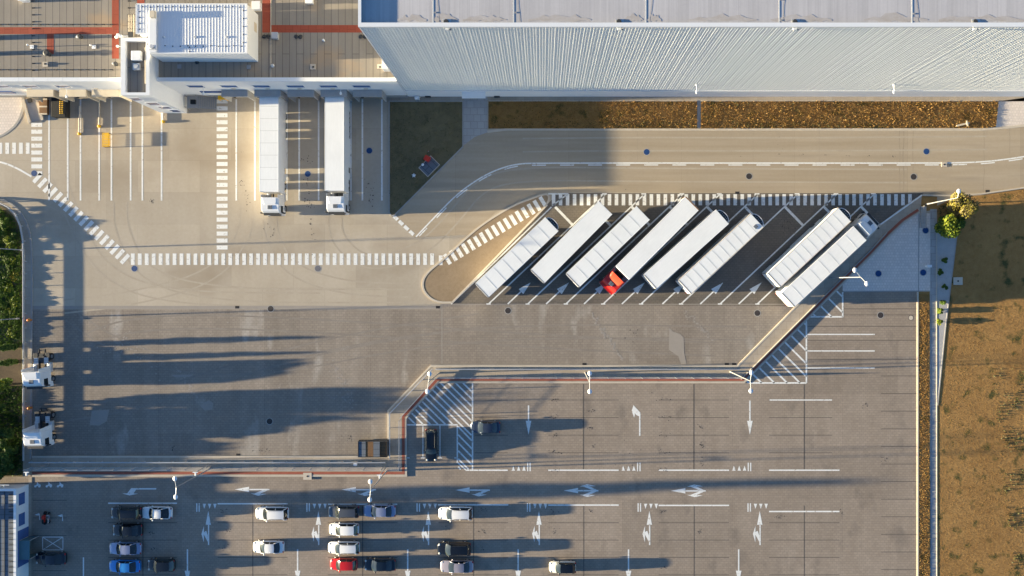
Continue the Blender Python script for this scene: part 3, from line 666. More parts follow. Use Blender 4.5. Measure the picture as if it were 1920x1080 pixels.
# ---- stair tower
HT = 11.1
tx0, tx1, ty1, ty0 = X(303), X(351), W(0, 115.6)[1], W(0, 212.3)[1]
tw = thing('stair_tower', 'narrow white stair tower with dark sunken roof projecting from the dock front', 'tower', ((tx0+tx1)/2, ty0, 0))
m = MB().box(tx0, tx0+.55, ty0, ty1, 0, HT-.06).box(tx1-.42, tx1, ty0, ty1, 0, HT-.06).box(tx0+.55, tx1-.42, ty0, ty0+.3, 0, HT-.06).box(tx0+.55, tx1-.42, ty1-.4, ty1, 0, HT-.06)
m.build('wall', M['wallwhite'], tw, world=True)
m = MB()
for k in range(5):
    a = ty0-.03 + (ty1-ty0+.06)*k/5; b = ty0-.03 + (ty1-ty0+.06)*(k+1)/5 - .03
    m.box(tx0-.03, tx0+.58, a, b, HT-.06, HT); m.box(tx1-.45, tx1+.03, a, b, HT-.06, HT)
m.box(tx0+.58, tx1-.45, ty0-.03, ty0+.33, HT-.06, HT); m.box(tx0+.58, tx1-.45, ty1-.43, ty1+.03, HT-.06, HT)
m.build('parapet', M['white'], tw, world=True)
m = MB().box(tx0+.55, tx1-.42, ty0+.3, ty1-.4, HT-1.1, HT-.55); m.build('roof', M['bitumen'], tw, world=True)
x, y = W(255, 104, HT); MB().box(x-.62, x+.62, y-.62, y+.62, HT-.55, HT+.1).build('roof_hatch', M['white'], tw, world=True, bevel=.08)
x, y = W(254, 124, HT); m = MB().box(x-.45, x+.45, y-.42, y+.42, HT-.55, HT-.15).cyl((x, y, HT-.15), (x, y, HT), .3, .25, 12); m.build('extractor_fan', M['metal'], tw, world=True)
x = W(271.5, 0, HT)[0]; MB().cyl((x, ty0+1.5, HT-.1), (x, ty1-1.2, HT-.1), .05, .05, 6).build('handrail', M['cream'], tw, world=True)
for zc, h, a, b in ((8.8, 1.5, 305, 322), (6.1, 1.5, 316, 336), (3.7, 1.3, 322, 342), (1.6, 1.5, 330, 346)):
    x0, x1 = X(a), X(b)
    f = MB()
    for q in ((x0-.07, x1+.07, zc+h/2, zc+h/2+.07), (x0-.07, x1+.07, zc-h/2-.07, zc-h/2), (x0-.07, x0, zc-h/2, zc+h/2), (x1, x1+.07, zc-h/2, zc+h/2)): f.box(q[0], q[1], ty0-.05, ty0, q[2], q[3])
    f = f.build('window', M['white'], tw, world=True)
    p = MB().box(x0, x1, ty0-.02, ty0, zc-h/2, zc+h/2); p.v = [(x-tw.location.x, y-tw.location.y, z) for x, y, z in p.v]; p.build('pane', M['bluewin'], f)
m = MB()
for px, py in ((222, 66), (219, 70), (227, 68)):
    x, y = W(px, py, 9.6); m.ell((x, y, 9.7), (.22, .22, .16)); m.cyl((x, y, 9.7), (tx0, y, 9.3), .04, .04, 5)
x, y = W(221, 87, 9.6); m.ell((x, y, 9.7), (.18, .18, .16)).cyl((x, y, 9.7), (tx0, y, 9.3), .04, .04, 5)
m.build('antenna', M['white'], tw, world=True)

# ---- plant room on the dock roof
HP = 12.6
fp = PP([(339.4, 65.5), (523.7, 65.5), (523.7, 147), (358, 147), (358, 114.5), (339.4, 114.5)])
pr = thing('plant_room', 'white penthouse with corrugated metal roof standing on the dock roof beside the tower', 'penthouse', (fp[0][0]+5, fp[2][1], RZ))
MB().prism(fp, RZ, HP-.02).build('wall', M['wallwhite'], pr, world=True)
m = MB().prism(fp, HP-.02, HP+.06)
xa, xb, yb, yt = fp[0][0], fp[1][0], fp[2][1], fp[0][1]
x = xa + .2
while x < xb - .1:
    y0 = yb+.05 if x > fp[3][0] else fp[4][1]+.05
    m.box(x-.035, x+.035, y0, yt-.05, HP+.06, HP+.078); x += .385
m.build('roof', M['white'], pr, world=True)
m = MB().ribbon([(a[0], a[1]) for a in (fp[0], fp[5], fp[4], fp[3], fp[2], fp[1], fp[0])], .16, HP+.05, HP+.085); m.build('roof_edging', M['white'], pr, world=True)
def bolt(px, py):
    x, y = W(px, py, HP); MB().cyl((x, y, HP+.06), (x, y, HP+.13), .085, .07, 7).build('roof_fixing', M['dark'], pr, world=True)
for k in range(14): bolt(268+14*k, 14 if k % 2 else 13)
for k in range(11): bolt(310+14.3*k, 87 if k % 3 else 86)
for k in range(5): bolt(262, 22+11*k); bolt(457, 20+15*k)
for py in (70, 83): bolt(277, py)
for py in (89, 97): bolt(356, py)
for px in (307, 366, 425):
    x, y = W(px, 70, HP); MB().cyl((x, y, HP+.08), (x, y, HP+.2), .16, .12, 8).build('roof_vent', M['metal'], pr, world=True)
a, b = W(279, 20, HP+.4), W(293, 98, HP+.4); MB().box(a[0], b[0], b[1], a[1], HP+.12, HP+.42).build('air_duct', M['white'], pr, world=True, bevel=.04)
a = W(285, 26, HP+.9); MB().box(a[0]-.35, a[0]+.35, a[1]-.42, a[1]+.42, HP+.42, HP+.95).build('air_intake', M['cream'], pr, world=True, bevel=.04)
a = W(289, 90, HP); MB().cyl((a[0], a[1], HP+.42), (a[0], a[1], HP+.75), .26, .26, 12).box(a[0]-.4, a[0]+.5, a[1]-.35, a[1]-.28, HP+.42, HP+.6).build('extractor_fan', M['metal'], pr, world=True)
MB().box(fp[1][0], fp[1][0]+.03, yt-2.6, yt-1.4, RZ+.6, RZ+1.5).build('wall_louvre', M['cream'], pr, world=True)

# ---- gatehouse at the lower left
gx1, gy1 = X(54), W(0, 908)[1]; HG = 2.7
gh = thing('gatehouse', 'low white gatehouse with blue windows and blue grey sheet roof beside the car park', 'gatehouse', (gx1-3, gy1-6, 0))
MB().box(gx1-9, gx1, gy1-26, gy1, 0, HG).build('wall', M['wallwhite'], gh, world=True)
m = MB()
for k in range(30): m.box(gx1-9, gx1-.55, gy1-26+k*.86, gy1-26+k*.86+.82, HG, HG+.1)
MB().box(gx1-9.2, gx1-.35, gy1-26, gy1-.25, HG, HG+.08).build('roof', M['slate'], gh, world=True)
MB().box(gx1-9.2, gx1+.08, gy1-.25, gy1+.1, HG, HG+.2).box(gx1-.3, gx1+.08, gy1-26, gy1-.25, HG, HG+.2).build('parapet', M['white'], gh, world=True)
m = MB()
for k in range(32): y = gy1-.8-k*.78; m.box(gx1-.95, gx1-.34, y-.04, y+.04, HG+.08, HG+.26)
for dx in (1.6, 2.6, 3.6, 4.6): m.box(gx1-dx-.03, gx1-dx+.03, gy1-26, gy1-.3, HG+.08, HG+.13)
m.build('snow_guard', M['dark'], gh, world=True)
for a, b in ((924, 946), (962, 985)):
    y1, y0 = W(0, a, 1.6)[1], W(0, b, 1.6)[1]
    f = MB()
    for q in ((y0-.07, y1+.07, 2.3, 2.37), (y0-.07, y1+.07, .83, .9), (y0-.07, y0, .9, 2.3), (y1, y1+.07, .9, 2.3)): f.box(gx1, gx1+.05, q[0], q[1], q[2], q[3])
    f = f.build('window', M['white'], gh, world=True)
    p = MB().box(gx1, gx1+.02, y0, y1, .9, 2.3); p.v = [(x-gh.location.x, y-gh.location.y, z) for x, y, z in p.v]; p.build('pane', M['bluewin'], f)
y1, y0 = W(0, 992, 1.4)[1], W(0, 1060, 1.4)[1]
MB().box(gx1, gx1+.04, y0, y1, .1, 2.45).build('glass_front', M['bluewin'], gh, world=True)
m = MB()
x, y = W(17, 902, 3.2)
m.box(gx1-6, gx1-4.2, gy1-.9, gy1+.3, HG+.2, HG+.9); 
for k in range(5): m.cyl((gx1-4+k*.6, gy1+.3, HG+.1), (gx1-3.7+k*.6, gy1+.8, HG+.9), .05, .05, 6)
m.cyl((gx1-4.2, gy1+.8, HG+.9), (gx1-.4, gy1+.8, HG+.9), .05, .05, 6)
m.build('roof_equipment', M['white'], gh, world=True)
MB().flat(PP([(54, 895), (59.5, 895), (59.5, 1600), (54, 1600)]), .05).build('gatehouse_path', M['strip'])
bpy.data.objects['gatehouse_path']['kind'] = 'structure'
s = thing('glazed_shelter', 'small teal glazed shelter against the gatehouse wall', 'shelter', (*W(64, 1022), 0))
MB().box(-.75, .75, -1.35, 1.35, 2.1, 2.2).build('roof', M['teal'], s, bevel=.03)
MB().box(-.7, -.66, -1.3, 1.3, 0, 2.1).box(-.66, .7, -1.3, -1.26, 0, 2.1).box(-.66, .7, 1.26, 1.3, 0, 2.1).build('side_panel', M['teal'], s)
for q in ((-.7, -1.3), (.7, -1.3), (-.7, 1.3), (.7, 1.3)): MB().box(q[0]-.05, q[0]+.05, q[1]-.05, q[1]+.05, 0, 2.1).build('post', M['greymetal'], s)
# ================================================================== TRUCKS
def wheel(parent, x, y, r=.5, w=.3, name='wheel'):
    o = MB().cyl((x, y-w/2, r), (x, y+w/2, r), r, r, 20).build(name, M['black'], parent, bevel=.03)
    s = 1 if y > 0 else -1
    MB().cyl((x, y+s*(w/2-.02), r), (x, y+s*(w/2+.03), r), r*.55, r*.5, 16).build('rim', M['rim'], o)
    return o
def trailer_parts(root, xf=.9, style=0, reefer=False, dirty_rear=False, L=13.6):
    xr = xf - L; hw = 1.29
    b = MB().box(xr, xf, -hw, hw, 1.08, 3.94)
    body = b.build('box_body', M['white'], root, bevel=.05)
    r = MB().box(xr+.06, xf-.06, -hw+.05, hw-.05, 3.94, 3.985, 0)
    if style in (1, 2):
        k = 8 if style == 1 else 11
        for i in range(1, k):
            x = xr + L*i/k; r.box(x-.035, x+.035, -hw+.07, hw-.07, 3.985, 3.996, 1)
    roof = r.build('roof', [M['troof'], M['seam']], root)
    for s in (-1, 1): MB().box(xr, xf, s*hw-.05, s*hw+.05, 3.9, 3.99).build('roof_rail', M['white'] if style != 2 else M['kerb'], root, bevel=.02)
    m = MB().box(xr-.06, xr+.1, -hw-.02, hw+.02, 1.0, 3.992)
    m.build('rear_frame', M['wood'] if dirty_rear else M['greymetal'], root)
    d = MB().box(xr-.1, xr-.06, -hw+.1, -.02, 1.2, 3.85).box(xr-.1, xr-.06, .02, hw-.1, 1.2, 3.85)
    for y in (-.75, -.35, .35, .75): d.cyl((xr-.13, y, 1.2), (xr-.13, y, 3.85), .025, .025, 6)
    d.build('rear_door', M['white'], root)
    m = MB()
    for y in (-.45, .45): m.box(xr+.2, xf-.3, y-.07, y+.07, .75, 1.08)
    for i in range(9): x = xr+.6+i*1.5; m.box(x-.05, x+.05, -1.2, 1.2, .95, 1.08)
    m.build('chassis', M['dark'], root)
    for x in (xr+2.4, xr+3.72, xr+5.04):
        for y in (-1.05, 1.05): wheel(root, x, y, .5, .38)
    for y in (-.9, .9): MB().box(xf-2.9, xf-2.72, y-.09, y+.09, .06, 1.0).box(xf-3.0, xf-2.62, y-.16, y+.16, 0, .06).build('landing_leg', M['greymetal'], root)
    MB().box(xr-.05, xr+.1, -1.2, 1.2, .45, .6).box(xr, xr+.08, -.6, -.5, .6, 1.0).box(xr, xr+.08, .5, .6, .6, 1.0).build('rear_bumper', M['dark'], root)
    for y in (-1.05, 1.05): MB().box(xr-.09, xr-.05, y-.18, y+.18, .66, .82).build('tail_light', M['redlens'], root)
    for s in (-1, 1):
        for a_, b_, z_ in ((xr+5.7, xf-3.7, .1), (xr+.25, xr+1.8, .2), (xr+1.8, xr+5.7, .62), (xf-2.9, xf-1.9, .3)): MB().box(a_, b_-.01, s*1.25-.02, s*1.25+.02, z_, 1.05).build('side_skirt', M['white'], root)
    if reefer:
        pts = [(xf+.02, -1.0)] + [(xf+.02+.52*math.cos(t), 1.0*math.sin(t)) for t in np.linspace(-math.pi/2, math.pi/2, 13)] + [(xf+.02, 1.0)]
        u = MB().prism(pts[1:-1], 2.1, 3.86).build('cooling_unit', M['dark'], root)
        ring = MB().ribbon([(xf+.03+.56*math.cos(t), 1.06*math.sin(t)) for t in np.linspace(-1.5, 1.5, 17)], .07, 3.3, 3.9); ring.build('cooling_unit_rim', M['white'], root)
        g = MB()
        for k in range(5): g.cyl((xf+.25, -.6+k*.3, 3.86), (xf+.25, -.6+k*.3, 3.9), .05, .05, 6)
        g.build('cooling_unit_vents', M['metal'], root)
def tractor_parts(root, mat='cabwhite', defl=None, hatch=True, tanks=False):
    defl = defl or mat
    m = MB()
    for y in (-.42, .42): m.box(-1.35, 3.4, y-.06, y+.06, .72, 1.0)
    for x in (-1.2, -.5, .6, 1.4): m.box(x-.07, x+.07, -.42, .42, .76, .96)
    m.build('chassis', M['dark'], root)
    for y in (-.85, .85): wheel(root, -.25, y, .5, .62)
    for y in (-1.05, 1.05): wheel(root, 2.95, y, .5, .36)
    MB().cyl((0, 0, 1.0), (0, 0, 1.12), .5, .5, 16).box(-.75, -.2, -.28, .28, 1.0, 1.1).build('fifth_wheel', M['dark'], root)
    for y in (-1.0, 1.0):
        MB().box(.55, 1.95, y-.27, y+.27, .45, 1.05).build('fuel_tank', M['metal'], root, bevel=.1)
        MB().box(-.85, .35, y*.85-.3, y*.85+.3, 1.04, 1.08).build('mudguard', M['dark'], root, bevel=.02)
    if tanks:
        for y in (-.72, .72):
            m = MB()
            for k in range(4): m.box(-.15+k*.24, .05+k*.24, y-.3, y+.3, 1.12, 1.2)
            m.build('catwalk_step', M['metal'], root)
    hw = 1.25
    prof = [(1.62, .95), (3.2, .95), (3.2, .5), (3.9, .42), (3.98, .55), (3.98, 1.75), (3.74, 2.9), (3.5, 3.4), (3.2, 3.55), (1.62, 3.6)]
    cab = MB().extrude_y(prof, -hw, hw).build('cab', M[mat], root, bevel=.09, fix=True)
    # roof spoiler, lower and narrower towards the front
    st = [(2.62, .95, 3.6), (2.4, 1.06, 3.72), (2.1, 1.14, 3.84), (1.7, 1.2, 3.95)]
    d = MB(); vs = []
    for x, y, z in st: vs += [(x, -y, 3.5), (x, -y*.93, z-.06), (x, -y*.8, z), (x, y*.8, z), (x, y*.93, z-.06), (x, y, 3.5)]
    fs = [(0, 5, 4, 3, 2, 1), (18, 19, 20, 21, 22, 23)]
    for i in range(3):
        for j in range(5): a = i*6+j; fs.append((a, a+1, a+7, a+6))
    d.add(vs, fs); d.build('roof_spoiler', M[defl], cab, fix=True)
    for s in (-1, 1):
        pts = [(1.0, 1.0), (1.62, 1.0), (1.62, 3.78), (1.25, 3.8)]
        MB().extrude_y(pts, s*1.19-.02, s*1.19+.02).build('side_fairing', M[mat], cab)
    MB().add([(3.998, -1.12, 1.82), (3.998, 1.12, 1.82), (3.79, 1.05, 2.8), (3.79, -1.05, 2.8)], [(0, 1, 2, 3)]).add([(3.99, -1.12, 1.82), (3.99, 1.12, 1.82), (3.78, 1.05, 2.8), (3.78, -1.05, 2.8)], [(3, 2, 1, 0)]).build('windshield', M['glass'], cab)
    MB().box(3.72, 4.1, -1.1, 1.1, 2.84, 2.89).build('sun_visor', M['dark'] if mat != 'cabred' else M['cabred'], cab)
    for s in (-1, 1):
        MB().extrude_y([(2.7, 1.8), (3.75, 1.75), (3.6, 2.7), (2.75, 2.72)], s*(hw+.006)-.008, s*(hw+.006)+.008).build('side_window', M['glass'], cab)
        o = MB().box(3.62, 3.82, s*1.52-.14, s*1.52+.14, 1.9, 2.75).build('mirror', M['dark'], cab, bevel=.05)
        MB().cyl((3.7, s*1.25, 2.72), (3.7, s*1.5, 2.72), .03, .03, 6).build('mirror_arm', M['dark'], o)
        MB().box(3.93, 4.01, s*.92-.26, s*.92+.26, .75, 1.0).build('headlight', M['lens'], cab, bevel=.03)
        MB().box(3.1, 3.6, s*1.26-.03, s*1.26+.03, .5, .62).build('cab_step', M['dark'], cab)
    MB().box(3.95, 4.02, -.75, .75, .62, 1.55).build('grille', M['dark'], cab, bevel=.02)
    if hatch:
        MB().box(2.75, 3.28, -.32, .32, 3.5, 3.63).build('roof_hatch', M['slate'], cab, bevel=.03)
def place(p0, p1, z=4.0):
    a, b = Vector(W(*p0, z)), Vector(W(*p1, z)); d = (b-a).normalized()
    return a, b, d, math.atan2(d.y, d.x)
GT = 'white trailers parked diagonally in the truck bays'
# lone trailers: rear mid, front mid (photo pixels on the roof)
for p0, p1, st, rf, lab in (
    ((903.5, 544.5), (1035, 420), 1, True, 'seamed white trailer with dark cooling unit beside the kerbed paved island'),
    ((1008, 518.5), (1135.5, 389), 0, False, 'smooth plain white trailer without cooling unit between two seamed trailers'),
    ((1074, 525.5), (1206, 399), 1, False, 'seamed white trailer standing just left of the red tractor unit truck'),
    ((1219, 528), (1355, 406), 0, True, 'smooth white trailer with round dark cooling unit just right of the red truck'),
    ((1284.5, 538), (1420, 413), 2, True, 'streaked seamed white trailer standing alone before the wide empty truck bays'),
    ((1452, 525), (1584, 402), 2, True, 'closely seamed white trailer with bright left side beside the white cab truck')):
    a, b, d, ang = place(p0, p1)
    t = thing('semi_trailer', lab, 'trailer', (b.x, b.y, 0), ang, GT)
    trailer_parts(t, 0, st, rf, L=(b-a).length)
    if '1420' in str(p1[0]): MB().box(-1.0, -.5, -.75, -.25, 3.99, 4.04).build('roof_hatch', M['slate'], t)
def semi(p0, p1, lab, mat='cabwhite', defl=None, group=None, L=None, ca=0, hatch=True, **kw):
    a, b, d, ang = place(p0, p1)
    o = b - d*.9
    t = thing('semi_truck', lab, 'truck', (o.x, o.y, 0), ang, group)
    trailer_parts(t, .9, L=(b-a).length if L is None else L, **kw)
    tractor_parts(t, mat, defl, hatch)
    return t
semi((1298, 381), (1167, 512), 'truck with red cab and smooth white trailer in a diagonal bay', 'cabred', 'spoilred', dirty_rear=True)
semi((1478, 562), (1613, 437), 'truck with white cab and white trailer on the rightmost diagonal bay', style=1)
semi((504, 100), (504, 359.5), 'left docked white truck with seamed trailer roof backed to the loading dock', group='white trucks backed to the loading dock', L=13.6, style=1)
semi((627, 100), (627, 357.5), 'right docked white truck with smooth trailer roof backed to the loading dock', group='white trucks backed to the loading dock', L=13.6, style=0)
for px, py, rot, lab in ((58, 712, -1.53, 'white tractor unit without trailer below the narrow hedge columns'), (60, 824.5, -1.55, 'white tractor unit without trailer by the shaded yard corner')):
    x, y = W(px, py, 3.6); d = Vector((math.cos(rot), math.sin(rot))); o = Vector((x, y)) - d*2.7
    t = thing('tractor_unit', lab, 'truck', (o.x, o.y, 0), rot, 'white tractor units parked along the left kerb')
    tractor_parts(t, 'cabwhite', tanks=True)
# open slatted skip by the kerb
x, y = W(699, 842, 1.2); t = thing('roll_off_container', 'dark open container with rusty slats in the yard corner', 'container', (x, y, 0))
MB().box(-2.1, 2.1, -1.15, -1.08, .2, 1.35).box(-2.1, 2.1, 1.08, 1.15, .2, 1.35).box(-2.1, -2.03, -1.08, 1.08, .2, 1.35).box(2.03, 2.1, -1.08, 1.08, .2, 1.35).box(-2.03, 2.03, -1.08, 1.08, .2, .3).build('shell', M['dark'], t)
m = MB()
for k in range(7): m.box(-.95+k*.15, -.84+k*.15, -1.07, 1.07, 1.2, 1.27)
for k in range(10): m.box(-2.0, 2.0, -1.0+k*.21, -.86+k*.21, 1.1, 1.16)
m.build('slats', M['wood'], t)
MB().box(-2.0, -1.0, -1.07, 1.07, 1.18, 1.3).build('front_cover', M['slate'], t); MB().box(.1, 1.0, -1.07, 1.07, 1.18, 1.3).build('middle_cover', M['slate'], t)
for q in ((-1.6, -.9), (1.6, -.9), (-1.6, .9), (1.6, .9)): MB().cyl((q[0], q[1]-.1, .15), (q[0], q[1]+.1, .15), .15, .15, 12).build('wheel', M['black'], t)
# ================================================================== CARS
def car(px, py, ang, lab, pmat, style='sedan', L=4.5, roofmat=None, hoodmat=None, wd=1.8, zroof=None):
    H = zroof or {'sedan': 1.44, 'hatch': 1.5, 'suv': 1.66, 'coupe': 1.38}[style]
    x, y = W(px, py, 1.1)
    t = thing('parked_car', lab, 'car', (x, y, 0), ang, 'cars parked in the car park')
    hw = wd/2; zb = .93 if style != 'suv' else 1.02
    tail = {'sedan': zb+.02, 'coupe': zb+.02, 'hatch': zb+.03, 'suv': zb+.03}[style]
    st = [(-.5, .70, tail-.24), (-.485, .86, tail-.07), (-.44, .95, tail), (-.33, .985, zb+.02), (-.12, 1, zb), (.1, 1, zb), (.2, 1, zb-.01), (.3, .985, zb-.07), (.4, .94, zb-.14), (.455, .84, zb-.2), (.488, .68, zb-.28), (.503, .5, zb-.36)]
    vs, fs = [], []; nr = 11
    for fx, w, zt in st:
        w *= hw; lo = .24 if abs(fx) < .46 else .34
        ring = [(-.86*w, lo), (-.97*w, lo+.16), (-w, .62*zt/.93+.02), (-.95*w, zt-.09), (-.80*w, zt-.012), (0, zt+.02), (.80*w, zt-.012), (.95*w, zt-.09), (w, .62*zt/.93+.02), (.97*w, lo+.16), (.86*w, lo)]
        vs += [(fx*L, yy, zz) for yy, zz in ring]
    for i in range(len(st)-1):
        for j in range(nr): a = i*nr+j; b = i*nr+(j+1) % nr; fs.append((a, a+nr, b+nr, b))
    fs += [tuple(range(nr)), tuple(range((len(st))*nr-1, (len(st)-1)*nr-1, -1))]
    body = MB().add(vs, fs).build('body', pmat, t, smooth=True, sub=1, fix=True)
    rb, rr, fr, fb = {'sedan': (-.36, -.215, .06, .215), 'coupe': (-.40, -.19, .05, .2), 'hatch': (-.455, -.36, .07, .225), 'suv': (-.47, -.40, .08, .225)}[style]
    yb, yt = hw*.9, hw*.70; zt = H
    rm = roofmat or pmat
    def arc(x, bul, y, z, n=9, crown=0.0):
        return [(x*L + bul*(1-(k*2/(n-1)-1)**2), (k*2/(n-1)-1)*y, z + crown*(1-(k*2/(n-1)-1)**2)) for k in range(n)]
    def sheet(rows, name, mat, par, flip=False, sm=True):
        n = len(rows[0]); f = []
        for i in range(len(rows)-1):
            for j in range(n-1):
                q = (i*n+j, i*n+j+1, (i+1)*n+j+1, (i+1)*n+j); f.append(q[::-1] if flip else q)
        return MB().add([p for r in rows for p in r], f).build(name, mat, par, smooth=sm)
    mid = lambda A, B, k, up=0: [tuple(a[i]*(1-k)+b[i]*k + (up if i == 2 else 0) for i in range(3)) for a, b in zip(A, B)]
    F0, F1 = arc(fb, .16, yb*.97, zb-.015, crown=.02), arc(fr, .07, yt, zt-.05, crown=.03)
    sheet([F0, mid(F0, F1, .5, .035), F1], 'windshield', M['glass'], t)
    R0, R1 = arc(rb, -.10, yb*.9, zb+.02, crown=.02), arc(rr, -.05, yt*.96, zt-.06, crown=.03)
    sheet([R0, mid(R0, R1, .5, .03), R1], 'rear_window', M['glass'], t, True)
    rows = []
    xs = np.linspace(rr, fr, 7)
    for i, xx in enumerate(xs):
        u = i/6; bul = -.05*(1-u)+.07*u; e = zt-.055 + .05*math.sin(math.pi*min(1, max(0, .12+u*.8)))
        rows.append(arc(xx, bul, yt*(.96+.04*u)*1.0+.02, e, crown=.035))
    sheet(rows, 'roof', rm, t, True)
    for s in (-1, 1):
        low = [(xx*L, s*yb*(1.0 if .1 < k < .9 else .98), zb) for k, xx in ((k/6, rb+(fb-rb)*k/6) for k in range(7))]
        up = [(xx*L, s*(yt+.02), zt-.05-.03*(abs(k-.5)*2)**2) for k, xx in ((k/6, rr+(fr-rr)*k/6) for k in range(7))]
        g = sheet([low, mid(low, up, .55, .02), up], 'side_window', M['glass'], t, s > 0)
        for k in (0, 3, 6):
            a, b = Vector(low[k]), Vector(up[k]); MB().cyl(a+Vector((0, s*.012, 0)), b+Vector((0, s*.012, .01)), .05 if k != 3 else .035, .045 if k != 3 else .035, 6).build('window_pillar', rm, t, smooth=True)
        MB().ell((fb*L-.42, s*(hw+.1), zb+.06), (.1, .13, .08), 10, 6).build('mirror', rm, t, smooth=True)
        MB().ell((.432*L, s*hw*.66, zb-.19), (.14, .17, .055), 12, 6).build('headlight', M['lens'], t, smooth=True)
        MB().ell((-.478*L, s*hw*.72, tail-.1), (.09, .17, .07), 12, 6).build('tail_light', M['redlens'], t, smooth=True)
        MB().box(-.02*L, .03*L, s*hw*1.0-.012, s*hw*1.0+.012, zb-.16, zb-.13).build('door_handle', pmat, t)
        for fx in (-.31, .31): wheel(t, fx*L, s*(hw-.12), .32, .2)
    if style in ('suv',):
        for s in (-1, 1): MB().cyl((rr*L+.2, s*yt*.93, zt+.03), (fr*L-.2, s*yt*.93, zt+.03), .025, .025, 6).build('roof_rail', M['dark'], t)
    MB().box(.494*L-.02, .497*L+.03, -.35, .35, .38, .52).build('grille', M['dark'], t, bevel=.01)
    return t
P = lambda n, c, metal=.35, rough=.28: paint(n, c, rough, metal, .8, .06)
PI = math.pi
black = P('car_black', (.006, .007, .009), .0, .14); black2 = P('car_black_blue', (.006, .011, .02), .0, .14); white = P('car_white', (.75, .75, .75), 0); silverblue = P('car_silver_blue', (.30, .34, .48), .5)
lilac = P('car_silver_lilac', (.42, .38, .42), .5); blue = P('car_bright_blue', (.03, .24, .62), .3); red = P('car_red', (.50, .012, .012), .1); grey = P('car_grey', (.10, .11, .125), .4); navy = P('car_navy', (.035, .05, .085), .4)
grey2 = P('car_grey_blue', (.17, .20, .27), .5); cream = P('car_cream', (.72, .70, .62), 0)
car(234, 963, PI, 'matt black estate car directly left of the white coupe', black, 'suv', 4.5)
car(291.5, 963, PI, 'white coupe with dark rear window beside the black estate', white, 'coupe', 4.4)
car(236, 995.5, PI, 'glossy black saloon between the black estate and the silver blue saloon', black, 'sedan', 4.4)
car(232, 1030, PI, 'silver blue saloon parked directly above the bright blue car', silverblue, 'sedan', 4.7)
car(231, 1063.5, PI, 'bright blue saloon in the lower left of the car park', blue, 'sedan', 4.6)
car(299.5, 1061.5, PI, 'small black hatchback directly right of the bright blue car', black, 'hatch', 4.0)
car(91.5, 1049, PI, 'dark navy black car beside the gatehouse in deep shade', black2, 'sedan', 4.5)
car(508.5, 964, PI, 'large boxy white estate car alone under the row end line', white, 'suv', 4.75, wd=1.9)
car(501.5, 1027.5, PI, 'white saloon standing alone two bays below the boxy white estate', white, 'sedan', 4.5)
car(643, 960.5, PI, 'dark grey people carrier with paler bonnet left of the silver blue saloon', grey, 'suv', 4.5)
car(710.5, 959.5, PI, 'silver blue saloon directly right of the dark grey people carrier', silverblue, 'sedan', 4.7)
car(643.5, 994, PI, 'white hatchback directly below the dark grey people carrier', white, 'hatch', 4.3)
car(643.5, 1028.5, PI, 'white estate car directly above the red hatchback', white, 'suv', 4.55, zroof=1.5)
car(643, 1060, PI, 'bright red hatchback below the two white cars', red, 'hatch', 3.95, wd=1.72)
car(711, 1061, PI, 'black saloon with pale roof trim directly right of the red hatchback', black2, 'sedan', 4.65)
car(853.5, 964, PI, 'white crossover with dark glass roof edge above two bays of empty paving', white, 'suv', 4.9, zroof=1.58, wd=1.9)
car(851, 1030.5, PI, 'black crossover directly above the silver lilac saloon', black, 'suv', 4.85, zroof=1.58, wd=1.9)
car(856, 1064, PI, 'silver lilac saloon below the black crossover', lilac, 'sedan', 4.8)
car(1055, 1065.5, PI, 'pale cream hatchback with black roof standing alone with long shadow', cream, 'hatch', 3.85, roofmat=black, wd=1.7)
car(910, 802, PI, 'dark blue grey saloon beside the hatched corner block', navy, 'sedan', 4.3)
car(808, 836, -PI/2, 'long black saloon parked lengthwise in the marked bay by the fence corner', black, 'suv', 4.75, zroof=1.5)
# motorcycle in the shaded bay
x, y = W(87, 970); t = thing('motorcycle', 'dark red motorcycle parked between the painted motorcycle markings', 'motorcycle', (x, y, 0), PI/2)
for fx in (-.65, .68): MB().cyl((fx, -.07, .31), (fx, .07, .31), .31, .31, 16).build('wheel', M['black'], t)
MB().box(-.55, .5, -.12, .12, .35, .75).ell((.2, 0, .88), (.3, .17, .14)).build('frame', M['boxred'], t, bevel=.03)
MB().ell((-.35, 0, .85), (.38, .15, .09)).build('seat', M['black'], t); MB().cyl((.5, -.36, 1.0), (.5, .36, 1.0), .02, .02, 6).cyl((.5, 0, 1.0), (.68, 0, .4), .04, .04, 6).build('handlebar', M['dark'], t)
x, y = W(94, 970); t = thing('motor_scooter', 'pale grey scooter right beside the dark red motorcycle', 'scooter', (x, y, 0), PI/2)
for fx in (-.55, .58): MB().cyl((fx, -.06, .24), (fx, .06, .24), .24, .24, 14).build('wheel', M['black'], t)
MB().ell((-.35, 0, .55), (.4, .16, .22)).box(-.1, .35, -.13, .13, .25, .33).ell((.45, 0, .6), (.1, .18, .3)).build('body', M['greymetal'], t); MB().ell((-.35, 0, .8), (.34, .13, .06)).build('seat', M['black'], t)
MB().cyl((.42, -.3, 1.0), (.42, .3, 1.0), .018, .018, 6).build('handlebar', M['dark'], t)

